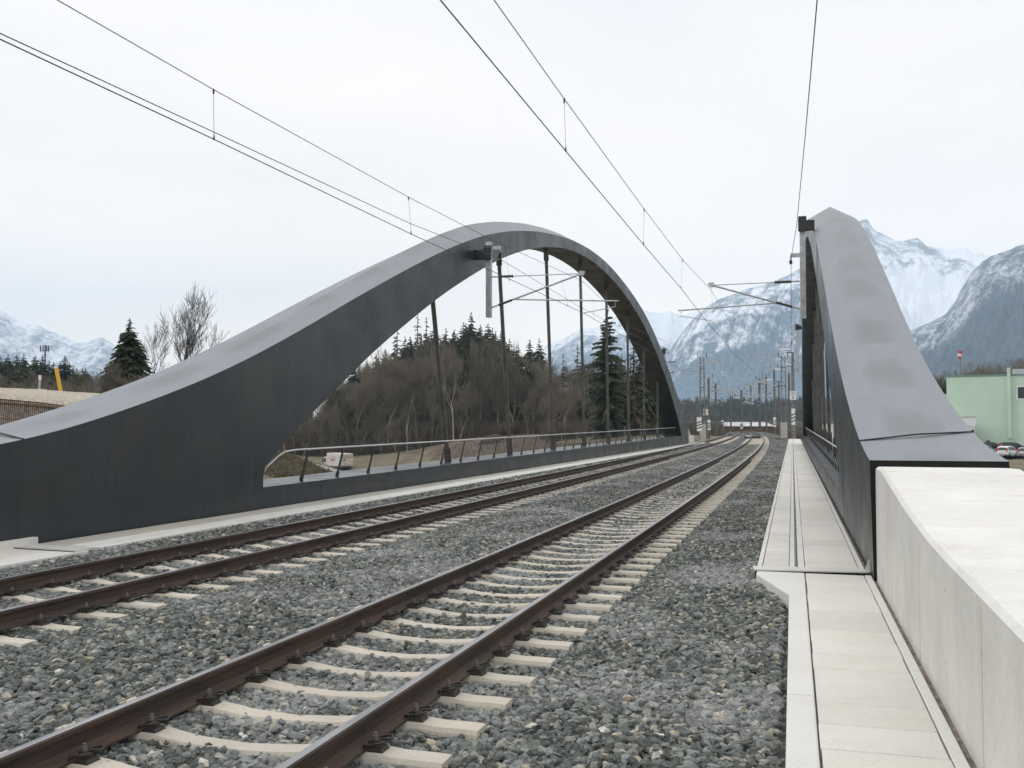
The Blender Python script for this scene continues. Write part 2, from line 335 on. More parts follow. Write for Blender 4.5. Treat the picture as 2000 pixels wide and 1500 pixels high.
# rails
prof=[(-.075,0),(.075,0),(.075,.012),(.02,.032),(.0085,.05),(.0085,.125),(.034,.136),(.036,.162),(.026,.1705),(.01,.172),(-.01,.172),(-.026,.1705),(-.036,.162),(-.034,.136),(-.0085,.125),(-.0085,.05),(-.02,.032),(-.075,.012)]
TOPF=(8,9,10,11)
def rail(c,d,side,label,zt):
    path=[]
    for Y in list(np.arange(-1,60,1.))+list(np.arange(60,140,2.))+list(np.arange(140,420,6.)):
        th=math.atan(d(Y)); L=Vector((math.cos(th),-math.sin(th),0)); path.append((Vector((c(Y),Y,zt-.172))+L*side*.7535,L,Vector((0,0,1))))
    mb=MB(); mb.sweep(prof,path,0,TOPF,1); o=mb.build('rail',['rust','railtop'],smooth=False); tag(o,label,'rail','running rails of the two tracks'); 
    return o
rail(ca,da,1,'nearest rail, right-hand rail of the right track',ZR+CANT)
rail(ca,da,-1,'left-hand rail of the right track',ZR)
rail(cb,db,1,'right-hand rail of the left track',ZR+.02)
rail(cb,db,-1,'left-hand rail of the left track, nearest the left arch',ZR+.01)
# sleepers
def sleeper_mesh():
    mb=MB(); st_=[(-1.3,-.02),(-1.29,-.014),(-1.0,-.012),(-.95,0),(-.58,0),(-.5,-.012),(-.34,-.036),(0,-.05),(.34,-.036),(.5,-.012),(.58,0),(.95,0),(1.0,-.012),(1.29,-.014),(1.3,-.02)]
    xx=sorted(set([round(v,3) for v in np.linspace(-1.3,1.3,53)]+[-1.3,1.3])); st_=[(x,float(np.interp(x,[p[0] for p in st_],[p[1] for p in st_]))) for x in xx]; st_=[(x,(st_[max(i-1,0)][1]+z*2+st_[min(i+1,52)][1])/4) for i,(x,z) in enumerate(st_)]
    vs=[];n=6
    for x,z in st_:
        w=.078+.016*min(1,abs(x)/.5)
        vs+=[(x,-w-.03,-.2),(x,-w,z-.025),(x,-w+.014,z),(x,w-.014,z),(x,w,z-.025),(x,w+.03,-.2)]
    fs=[]
    for i in range(len(st_)-1):
        for k in range(5): fs.append((i*n+k,i*n+k+1,(i+1)*n+k+1,(i+1)*n+k))
    fs+=[tuple(range(n)),tuple(range((len(st_)-1)*n+n-1,(len(st_)-1)*n-1,-1))]
    mb.add(vs,fs); return mb
def clip_mesh():
    mb=MB(); mb.add(*[[(-.03,-.055,0),(.07,-.055,0),(.07,.055,0),(-.03,.055,0),(-.02,-.045,.014),(.055,-.045,.022),(.055,.045,.022),(-.02,.045,.014)],[(3,2,1,0),(4,5,6,7),(0,1,5,4),(1,2,6,5),(2,3,7,6),(3,0,4,7)]],0)
    for s in (-1,1): mb.tube([(-.05,s*.025,.03),(-.045,s*.055,.034),(-.01,s*.082,.042),(.04,s*.086,.06),(.082,s*.07,.066),(.088,s*.045,.056),(.06,s*.03,.058),(.0,s*.02,.05)],.0085,6)
    mb.box((-.018,-.022,.05),(.026,.022,.058)); mb.tube([(.004,0,.05),(.004,0,.085)],.017,6,1); mb.tube([(.004,0,.08),(.004,0,.1)],.01,6,1)
    return mb
_s=sleeper_mesh().build('sleeper','sleeper'); _c=clip_mesh().build('rail_clip',['clip','boltm'])
sleep_me,clip_me=_s.data,_c.data; bpy.data.objects.remove(_s); bpy.data.objects.remove(_c)
ZS=-.128
far=MB(); farv=sleeper_mesh()
def sleepers(c,d,Y0,label,group,cnt,nclip,cant):
    Y=Y0; k=0; sl=SLY[0 if c is ca else 1]
    while Y<150:
        th=-math.atan(d(Y)); sl.append(Y)
        if k<cnt:
            o=bpy.data.objects.new('sleeper',sleep_me); COL.objects.link(o); o.location=(c(Y),Y+random.uniform(-.008,.008),ZS+cant/2+random.uniform(-.004,.002)); o.rotation_euler=(0,-cant/1.5,th+random.uniform(-.006,.006)); tag(o,label,'sleeper',group)
            if k<nclip:
                for s in (-1,1):
                    for t in (-1,1):
                        q=bpy.data.objects.new('rail_clip',clip_me); COL.objects.link(q); q.parent=o; q.location=(s*.7535+t*.105,0,-.002); q.rotation_euler=(0,0,0 if t>0 else math.pi)
        else:
            R=Matrix.Translation((c(Y),Y,ZS+cant/2))@Matrix.Rotation(th,4,'Z'); far.add([R@Vector(v) for v in farv.v],farv.f)
        Y+=.6*math.cos(th); k+=1
sleepers(ca,da,5.2924-.6*5,'pale concrete sleeper bedded in ballast under the right track','sleepers of the right track',150,80,CANT)
sleepers(cb,db,5.35-.6*1,'pale concrete sleeper bedded in ballast under the left track','sleepers of the left track',150,80,.01)
finish_stones()
o=far.build('far_sleepers','sleeper'); tag(o,'distant concrete sleepers merging into a pale band along both tracks','sleepers',kind='stuff')
# ------------------------------------------------------------------ right walkway
def struct(mb,name,mats,smooth=False): return tag(mb.build(name,mats,smooth=smooth),kind='structure')
b=MB(); b.box((.1,.5,-.6),(.9,12.2,-.07)); b.box((-.42,12.2,-.6),(.868,118,-.07)); 
struct(b,'walkway_base','concg'); b=MB(); b.box((-.056,12.5,-.068),(.006,118,-.01)); b.box((.044,12.5,-.068),(.122,118,-.008)); struct(b,'drain_channel','kerb')
kg='kerb stones along the right walkway'
def kerbpoly(pts,z0,z1):
    mb=MB(); mb.prism([(x,y,z0) for x,y in pts],(0,0,z1-z0)); return mb
o=kerbpoly([(-.055,.8),(.118,.8),(.118,6.73),(-.055,6.73)],-.5,0).build('kerb','kerb'); bevel(o,.012); tag(o,'nearest white kerb block beside the walkway slabs at the bottom of the picture','kerb',kg)
o=kerbpoly([(-.055,6.74),(.118,6.74),(.118,12.19),(-.43,12.19),(-.43,11.95),(-.055,10.6)],-.5,0).build('kerb','kerb'); bevel(o,.012); tag(o,'white kerb block with a slanted wide head in front of the ribbed joint plate','kerb',kg)
Y=12.52;k=0
while Y<118:
    o=kerbpoly([(-.44,Y),(-.385,Y),(-.385,Y+2.99),(-.44,Y+2.99)],-.5,0).build('kerb','kerb'); tag(o,'thin kerb edging strip between ballast and the far part of the right walkway','kerb','thin kerb strips beyond the joint plate'); Y+=3.0
# near slabs
ys=[.6,1.07,1.53,1.99,2.45,2.91,3.37,3.83,4.29,4.75,5.21,5.67,6.13,6.6,7.06,7.52,7.98,8.44,8.9,9.36,9.83,10.3,10.76,11.6,12.19]
for i in range(len(ys)-1):
    if ys[i]<3.3: continue
    j=random.uniform(-.004,.004); mb=MB(); mb.bbox((.131+j,ys[i]+.005,-.065),(.782+j,ys[i+1]-.003,random.uniform(-.004,.001)),.006)
    o=mb.build('cover_slab','slab'); tag(o,'pale concrete cover slab of the walkway between the kerb and the big concrete wall','slab','walkway cover slabs before the joint plate')
b=MB(); b.bbox((.79,.5,-.065),(.862,7.6,0),.006); b.bbox((.79,7.61,-.065),(.862,12.2,0),.006); tag(b.build('edge_strip','kerb'),'narrow concrete strip between the cover slabs and the wall','edge strip')
b=MB(); b.box((.862,.5,-.1),(.905,12.1,-.03)); struct(b,'gutter_dirt','dirt')
Y=12.5; 
while Y<118:
    L=random.choice((.8,1.0,1.2)) if Y<60 else 2.
    j=random.uniform(-.004,.004); mb=MB(); mb.bbox((.13+j,Y+.004,-.065),(.752,Y+L-.003,random.uniform(-.003,.002)),.005); o=mb.build('cover_slab','slab')
    tag(o,'wide concrete cover slab running beside the right arch beyond the joint plate','slab','wide walkway slabs on the bridge'); Y+=L
Y=12.5
while Y<118:
    L=random.choice((.8,1.2,1.6)) if Y<60 else 3.
    mb=MB(); mb.bbox((-.375,Y+.004,-.065),(-.062,Y+L-.003,random.uniform(-.003,.002)),.005); o=mb.build('cover_slab','slab')
    tag(o,'narrow concrete trough cover on the ballast side of the drain pipe','slab','narrow trough covers on the bridge'); Y+=L
b=MB(); b.tube([(.025,12.6,-.02),(.025,60,-.02),(.025,117,-.02)],.017,8); tag(b.build('drain_pipe','galvd',smooth=True),'thin grey pipe lying in the slot between the two slab rows','pipe')
b=MB(); b.box((.762,12.5,-.065),(.82,118,.0)); tag(b.build('edge_strip','kerb'),'pale concrete edge strip along the foot of the right arch girder','edge strip')
b=MB(); b.box((.822,12.5,-.065),(.868,118,-.035)); struct(b,'girder_foot_gap','dirt')
# joint plate: ribbed
def joint_plate(pts_dir,label,z=.012):
    (x0,y0),(x1,y1),w=pts_dir; A=Vector((x0,y0,z)); B=Vector((x1,y1,z)); t=(B-A); L=t.length; t.normalize(); n=Vector((-t.y,t.x,0))
    mb=MB(); mb.prism([A-Vector((0,0,.02)),B-Vector((0,0,.02)),B+n*w-Vector((0,0,.02)),A+n*w-Vector((0,0,.02))],(0,0,.02))
    k=int(L/.035)
    for i in range(k):
        p=A+t*(L*(i+.5)/k); mb.bar(p+n*.012+Vector((0,0,.002)),p+n*(w-.01)+Vector((0,0,.002)),.02,.007)
    mb.prism([A-n*.004-Vector((0,0,.07)),B-n*.004-Vector((0,0,.07)),B-n*.004-Vector((0,0,.012)),A-n*.004-Vector((0,0,.012))],-n*.012,1)
    return tag(mb.build('joint_plate',['plate','black']),label,'joint plate')
joint_plate(((-.455,12.2),(.845,12.36),.3),'ribbed light metal joint plate across the right walkway')
b=MB(); b.prism([(.80,12.42,.013),(.868,12.42,.013),(.868,12.42,.12),(.855,12.42,.16)],(0,.02,0)); b.box((.80,12.36,.012),(.868,12.5,.02)); tag(b.build('upstand_plate','plate'),'small upturned metal plate at the foot of the right arch by the joint','plate')
# ------------------------------------------------------------------ big concrete wall (right foreground)
wp=[(11.93,1.275),(11.3,1.29),(10.9,1.255),(10.17,1.18),(9.3,1.095),(8.62,1.04),(7.45,.965),(6.57,.935),(5.22,.91),(4.37,.89),(.6,.87)]
def wallmesh():
    mb=MB(); X0,X1=.905,2.32; ch=.03
    secs=[(X0,-.6),(X0,-ch),(X0+ch,0),(X1-.05,0),(X1,-.06),(X1,-.9)]
    vs=[];n=len(secs)
    for Y,z in wp:
        for i,(x,dz) in enumerate(secs): vs.append((x,Y,z+dz if 0<i<5 else (-.6 if i==0 else -1.2)))
    fs=[];ms=[]
    for i in range(len(wp)-1):
        for k in range(n-1): mb.f.append((i*n+k,i*n+k+1,(i+1)*n+k+1,(i+1)*n+k)); mb.m.append(1 if k in (1,2,3) else 0)
    mb.f.append(tuple(range(n))); mb.m.append(0); mb.f.append(tuple((len(wp)-1)*n+k for k in range(n))); mb.m.append(0); mb.v=vs; return mb
o=wallmesh().build('concrete_wall',['wall','walltop']); w_=o; b=MB()
for y_ in (10.55,8.0,5.45,2.9): b.box((.9035,y_-.0016,-.02),(.9058,y_+.0016,.85))
for y_ in (9.3,6.7,4.2):
    for z_ in (.28,.72): b.tube([(.9035,y_,z_),(.907,y_,z_)],.011,8)
q=b.build('formwork_marks','concg'); q.parent=w_
tag(o,'massive pale concrete abutment wall with smooth sloping top in the right foreground','wall')
# ------------------------------------------------------------------ arch girders
topL=[(8.5,1.2),(10.2,1.345),(11.34,1.43),(13.04,1.76),(14.41,2.11),(16.04,2.55),(17.55,3.04),(19.86,3.89),(21.7,4.62),(23.62,5.35),(25.9,6.2),(28,6.95),(30.1,7.65),(32.7,8.42),(35.8,9.15),(39.5,9.82),(42.7,10.25),(46,10.58),(49.3,10.75),(52.6,10.76),(55.4,10.63),(58.2,10.38),(61.2,10.05),(64.1,9.62),(66.8,9.12),(69.4,8.52),(73.6,7.3),(77,6.15),(79.7,5.1),(83.2,3.6),(86.1,2.4),(87.8,1.85),(89.4,1.3)]
botL=[(18.26,.82),(18.62,1.15),(19.64,1.68),(20.38,2.03),(21.73,2.72),(23,3.38),(24.07,3.88),(25.42,4.47),(26.5,4.93),(27.88,5.52),(29.52,6.15),(32.16,7.1),(34.2,7.78),(36.84,8.52),(39.47,9.15),(42.71,9.72),(45.13,10.0),(47.87,10.18),(50.5,10.22),(52.57,10.17),(56.21,9.93),(59.42,9.58),(64.05,8.8),(67.63,7.93),(71.5,6.8),(75.47,5.35),(78.2,4.2),(80.61,3.08),(83.55,1.54),(84.5,.84)]
W=1.45
def scurve(pts,n=6):
    P=np.array(pts); t=np.concatenate([[0],np.cumsum(np.hypot(*np.diff(P,axis=0).T))])
    tt=np.linspace(0,t[-1],len(pts)*n); q=np.stack([np.interp(tt,t,P[:,i]) for i in (0,1)],1)
    w=np.array([1,4,9,14,17,18,17,14,9,4,1.]); w/=w.sum(); pad=len(w)//2
    qq=np.concatenate([2*q[0]-q[pad:0:-1],q,2*q[-1]-q[-2:-pad-2:-1]])
    return np.stack([np.convolve(qq[:,i],w,'valid') for i in (0,1)],1)
TS=scurve(topL); BS=scurve(botL)
def girder(sgn,X0,X1,sh,zf,label,ylo):
    """sgn: +1 when the inner face looks to +x (left girder). inner face x = X0+X1*Y + sgn*lean"""
    root=thing('arch_girder',label,'arch girder',(X0,18+sh,0))
    def adj(s,z):
        # undo the foreshortening of the lean: points were read on the vertical plane
        l=.022*z; k=1-l/10.; return s*k,1.764+(z-1.764)*k
    def P(s,z,w,dz=0):
        """w: 0 inner .. 1 outer"""
        s2,z2=adj(s,z); z2=z2*(1+zf*min(1,max(0,z2-1.2)/8)); Y=s2+sh
        lean=.022*z2
        x=X0+X1*Y+sgn*lean-sgn*W*w; return Vector((x,Y,z2+dz))
    def ztop(s): return float(np.interp(s,TS[:,0],TS[:,1]))
    def zbot(s): return float(np.interp(s,BS[:,0],BS[:,1]))
    S=[ylo]+list(np.arange(math.ceil(ylo*2)/2,18.2,.5))
    secs=[(s,-1.2) for s in S]+[(18.24,-1.2),(18.26,.82)]
    secs+=[(s,zbot(s)) for s in np.arange(18.5,84.4,.5)]+[(84.5,.84),(84.52,-1.2)]+[(s,-1.2) for s in np.arange(85,89.4,.5)]+[(89.4,-1.2)]
    mb=MB(); n=5; vs=[]
    for s,zb in secs:
        zt=ztop(s); rr=.0+.39*min(1,max(0,(zt-1.5)/7))**1.2
        vs+=[P(s,zb,0),P(s,zt,0),P(s,zt,.5,rr),P(s,zt,1),P(s,zb,1)]
    for i in range(len(secs)-1):
        for k in range(n): mb.f.append((i*n+k,i*n+(k+1)%n,(i+1)*n+(k+1)%n,(i+1)*n+k)); mb.m.append(0)
    mb.f.append(tuple(range(n))); mb.m.append(1); mb.f.append(tuple((len(secs)-1)*n+k for k in range(n))); mb.m.append(0); mb.v=vs  # near end cap painted black for the shade inside the open box
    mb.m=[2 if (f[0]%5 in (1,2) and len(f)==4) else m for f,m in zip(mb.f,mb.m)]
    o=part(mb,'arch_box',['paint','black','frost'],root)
    uv=o.data.uv_layers.new(name='sw'); nv=len(secs)*5
    for lp in o.data.loops:
        i=lp.vertex_index; uv.data[lp.index].uv=(secs[i//5][0],(0,0,.5,1,1)[i%5]) 
    # smooth shade top only along length: auto smooth by angle
    for p in o.data.polygons: p.use_smooth=True
    try: o.data.set_sharp_from_angle(angle=math.radians(9))
    except Exception: pass
    bz=lambda s:.44+.0043*(s-18)
    mb=MB(); vs=[]; ss=list(np.arange(18.27,84.49,3.))+[84.49]
    for s in ss: 
        Y=s+sh; x=X0+X1*Y
        vs+=[Vector((x-sgn*.002,Y,-1.2)),Vector((x-sgn*.002,Y,bz(s))),Vector((x-sgn*(W-.002),Y,bz(s))),Vector((x-sgn*(W-.002),Y,-1.2))]
    for i in range(len(ss)-1):
        for k in range(4): mb.f.append((i*4+k,i*4+(k+1)%4,(i+1)*4+(k+1)%4,(i+1)*4+k)); mb.m.append(0)
    mb.v=vs; part(mb,'tie_beam','paint',root)
    hs=[(30.9,29.4,5.7),(37.8,36.4,8.2),(44.5,43.45,9.7),(50.95,50.3,10.2),(57.2,57,9.9),(63.9,63.7,8.95),(70,70,7.4),(76.2,76.2,5.4),(23.9,22.9,2.9)][:8]
    for yb,yt,zt in hs:
        B=Vector((X0+X1*(yb+sh)-sgn*W/2,yb+sh,bz(yb)-.02)); T=P(yt,zbot(yt)+.12,.5); mb=MB(); mb.tube([B,B.lerp(T,.5),T],.075,12); 
        mb.bar(B,B.lerp(T,.09),.05,.22,0,(1,0,0)); mb.bar(B.lerp(T,.93),T,.05,.22,0,(1,0,0)); part(mb,'hanger','hangerm',root,smooth=False)
    # cover seam on the near root
    a=P(11.76,ztop(11.76),0,.006); c=P(12.4,ztop(12.4),1,.006); m_=(a+c)/2+Vector((0,0,.025))
    mb=MB(); mb.bar(a,m_,.035,.02); mb.bar(m_,c,.035,.02); part(mb,'cover_seam','dark',root)
    return root,P,ztop,zbot,bz
M['hangerm']=mat('hanger_paint',(.10,.105,.10),.45,.3,two((.075,.078,.074),(.13,.132,.125),3))
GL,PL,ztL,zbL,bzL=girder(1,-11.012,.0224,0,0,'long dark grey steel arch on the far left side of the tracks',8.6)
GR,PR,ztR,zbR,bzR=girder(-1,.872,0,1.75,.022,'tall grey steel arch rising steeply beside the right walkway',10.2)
# left concrete curved wing at far end, and near-left upstand
b=MB(); p0=aty(1346,862,91); 
b.prism([(LG(90)-.02,89.7,-.5),(LG(90)-.02,89.7,1.3),(LG(90)-.02,90.4,.95),(LG(90)-.02,91.3,.72),(LG(90)-.02,94.5,.66),(LG(90)-.02,94.5,-.5)],(-1.4,0,0))
tag(b.build('wing_wall','wall'),'pale concrete wing wall with curved top at the far foot of the left arch','wall')
b=MB(); b.box((-10.72,6.,-.5),(-10.62,11.95,.11)); tag(b.build('upstand','kerb'),'low pale concrete upstand at the near foot of the left arch','wall')
# ------------------------------------------------------------------ left walkway
b=MB(); 
for y0,y1 in ((2,11.6),(11.9,92)):
    n=max(1,int((y1-y0)/4)); 
    for i in range(n):
        ya=y0+(y1-y0)*i/n; yb=y0+(y1-y0)*(i+1)/n
        b.prism([(LG(ya),ya,-.6),(LG(ya)+1.2,ya,-.6),(LG(yb)+1.2,yb,-.6),(LG(yb),yb,-.6)],(0,0,.53))
struct(b,'left_walkway_base','concg')
def lslab(x0,x1,ya,yb,name,m,label,cat,group):
    mb=MB(); mb.prism([(LG(ya)+x0,ya,-.06),(LG(ya)+x1,ya,-.06),(LG(yb)+x1,yb,-.06),(LG(yb)+x0,yb,-.06)],(0,0,.06+random.uniform(-.003,.002))); o=mb.build(name,m); bevel(o,.005,1); tag(o,label,cat,group)
Y=3.
while Y<92:
    L=1.2 if Y<11 else 2.; L=min(L,11.6-Y) if Y<11.6 else L
    if Y<11.6:
        lslab(.05,.9,Y+.004,Y+L-.004,'cover_slab','slab','concrete slab of the left walkway in front of its joint plate','slab','left walkway slabs before the joint')
        lslab(.91,1.3,Y+.004,Y+L-.004,'kerb','kerb','pale kerb slab of the left walkway in front of its joint plate','kerb','left kerb slabs before the joint')
    else:
        lslab(.05,.62,Y+.009,Y+L-.009,'cover_slab','slabg','concrete slab lying along the foot of the left arch','slab','left walkway slabs on the bridge')
        lslab(.64,.935,Y+.008,Y+L-.008,'trough_cover','kerb','pale trough cover beside the left walkway slabs','slab','left trough covers on the bridge')
        lslab(.958,1.2,Y+.004,Y+L-.004,'kerb','kerb','kerb stone between the left ballast edge and the trough covers','kerb','left kerb stones on the bridge')
    Y+=L
    if abs(Y-11.6)<.01: Y=11.95
joint_plate(((-10.95,11.52),(-9.50,11.38),.33),'ribbed light metal joint plate across the left walkway',.02)
# ------------------------------------------------------------------ handrails
def handrail(sgn,X0,X1,sh,bz,label):
    r=thing('handrail',label,'railing',(X0,20+sh,0))
    X=lambda Y,o:X0+X1*Y-sgn*o
    ys_=[20.36+1.757*k for k in range(37)]
    def top(Y): return Vector((X(Y+sh,.16),Y+sh,bz(Y)+.73))
    pts=[Vector((X(18.5+sh,.2),18.62+sh,.72)),Vector((X(18.7+sh,.2),18.7+sh,.84)),Vector((X(19+sh,.2),19.2+sh,1.06)),Vector((X(19+sh,.18),19.45+sh,1.15))]+[top(y) for y in np.arange(19.9,83.6,2)]
    mb=MB(); mb.tube(pts,.021,10); part(mb,'top_rail','stainless',r,True)
    for z in (.26,.48):
        mb=MB(); mb.tube([Vector((X(y+sh,.24),y+sh,bz(y)+z)) for y in np.arange(18.9,83.6,2)],.004,5); part(mb,'wire_rope','galvd',r)
    for y in ys_:
        B=Vector((X(y+sh,.3),y+sh,bz(y))); T=Vector((X(y+sh,.18),y+.12+sh,bz(y)+.7))
        mb=MB(); mb.bar(B,T,.02,.085,0,(0,1,0)); mb.bar(B,B.lerp(T,.18),.05,.1,0,(0,1,0)); 
        for t in (.06,.13):
            c=B.lerp(T,t); mb.tube([c-Vector((.045,0,0)),c+Vector((.045,0,0))],.012,6,1)
        c=B.lerp(T,.97); mb.tube([c,c+Vector((sgn*.02,0,.03))],.014,6,1); part(mb,'post',['dark','galv'],r)
    return r
handrail(1,-11.012,.0224,0,bzL,'slender stainless railing with leaning dark posts on the left arch beam')
handrail(-1,.872,0,1.75,bzR,'railing with dark leaning posts seen end-on along the right arch beam')
# ------------------------------------------------------------------ catenary masts, arms and lines
def insulator(mb,a,b,mi=1):
    a=Vector(a); b=Vector(b); n=7; pts=[];rs=[]
    for i in range(n*2+1): pts.append(a.lerp(b,i/(2*n))); rs.append(.055 if i%2 else .028)
    mb.tube(pts,rs,8,mi)
def cantilever(root,base,wire,zt,zb,zc,reach,push=False,fat=1.):
    """root thing; base xy at mast; wire: xy under the messenger; zt,zb bracket heights; zc contact height"""
    B=Vector((base[0],base[1],0)); Wd=(Vector((wire[0],wire[1],0))-B); Ln=Wd.length; t=Wd.normalized(); z=lambda p,h: Vector((p.x,p.y,h)); r=.026*fat
    A1=z(B,zt); A2=z(B,zb); tip=z(B+Wd,zt-.02)
    for A,q,k in ((A1,tip,.17),(A2,tip,.17)):
        ins=MB(); d=(q-A).normalized(); insulator(ins,A+d*.35,A+d*.85,0); part(ins,'insulator','insul',root)
    mb=MB(); d=(tip-A1).normalized(); mb.tube([A1,A1+d*.36],r,8); mb.tube([A1+d*.84,tip+d*.05],r*.6,8); d=(tip-A2).normalized(); mb.tube([A2,A2+d*.36],r,8); mb.tube([A2+d*.84,tip+d*.12],r*1.15,8)
    mb.box(tuple(tip+Vector((-.08,-.05,-.06))),tuple(tip+Vector((.08,.05,.08))))
    part(mb,'bracket_tube','galv',root)
    C=A2+(tip-A2)*.27; reg=z(B+t*reach,zc+.38); mb=MB(); mb.tube([C,reg],r*.9,8)
    arm=z(B+t*(reach-.1),zc+.36); end=z(B+t*(Ln-.0 if not push else Ln+.1),zc+.02)
    mb.tube([arm,arm-Vector((0,0,.16)),end],r*.55,6); mb.tube([tip,C.lerp(reg,.65)],.006,4)
    part(mb,'steady_arm','galv',root); return tip,end
def hmast(mb,x,y,z0,z1,w=.2):
    mb.box((x-w/2,y-w/2,z0),(x-w/2+.02,y+w/2,z1)); mb.box((x+w/2-.02,y-w/2,z0),(x+w/2,y+w/2,z1)); mb.box((x-w/2+.02,y-.008,z0),(x+w/2-.02,y+.008,z1))
# hung mast on left arch, Y=31.1
def arch_mast(label,px,ytop,ybot,Y,tipp,sign,zc_p,brk,ret,fat=1.,regp=None):
    T=aty(px,ytop,Y); Bt=aty(px,ybot,Y); X=T.x; root=thing('catenary_mast',label,'catenary mast',(X,Y,Bt.z),0,'catenary masts')
    mb=MB(); w=.17*fat; mb.box((X-w/2,Y-w/2,Bt.z),(X+w/2,Y+w/2,T.z)); part(mb,'mast_tube','galv',root)
    bz=aty(px,brk,Y).z; mb=MB(); xa=X-sign*(.52 if sign>0 else .36); mb.box((min(xa,X-sign*w/2),Y-.16,bz-.14),(max(xa,X-sign*w/2),Y+.16,bz+.14)); mb.box((X-w*.75,Y-.2,bz-.2),(X+w*.75,Y-.12,bz+.2)); mb.box((X-w*.7,Y-w*.7,bz+.24),(X+w*.7,Y+w*.7,bz+.28)); part(mb,'clamp_bracket','dark',root)
    if ret:
        e=aty(ret[0],ret[1],Y); mb=MB(); mb.box((min(X,e.x),Y-.04,e.z-.06),(max(X,e.x),Y+.04,e.z+.06)); mb.tube([e,e-Vector((0,0,.18))],.02,6); part(mb,'return_arm','galv',root)
        f=Vector((ret[2],0,0)); q=aty(ret[2],ret[3],Y); mb=MB(); insulator(mb,e-Vector((0,0,.15)),q,0); part(mb,'insulator','insul',root)
    z1=aty(px,tipp[2],Y).z; z2=aty(px,tipp[3],Y).z; tp=aty(tipp[0],tipp[1],Y); zc=aty(zc_p[0],zc_p[1],Y)
    reach=abs((aty(regp,tipp[3],Y).x if regp else zc.x)-X)
    cantilever(root,(X,Y),(tp.x,Y),z1,z2,zc.z,reach,False,fat)
    return root,tp,zc
_,tipL,conL=arch_mast('galvanised mast hung on the near side of the left arch below its crown',955,473,620,31.1,(1136,548,541,603),1,(1143,613),497,(978,484,975,505),regp=1208)
_,tipR,conR=arch_mast('galvanised mast hung on the inner face of the right arch, the higher one',1567,440,622,31.5,(1390,568,549,605),-1,(1385,628),441,(1544,499,1545,516),regp=1324)
_,tipL2,conL2=arch_mast('small mast hung on the far leg of the left arch',1297,681,740,77,(1404,694,707,731),1,(1398,731),687,(1306,683,1305,690),1.15,regp=1405)
_,tipR2,conR2=arch_mast('small mast hung on the far leg of the right arch',1557,646,727,79,(1469,694,688,721),-1,(1476,727),640,(1547,662,1546,672),1.15,regp=1448)
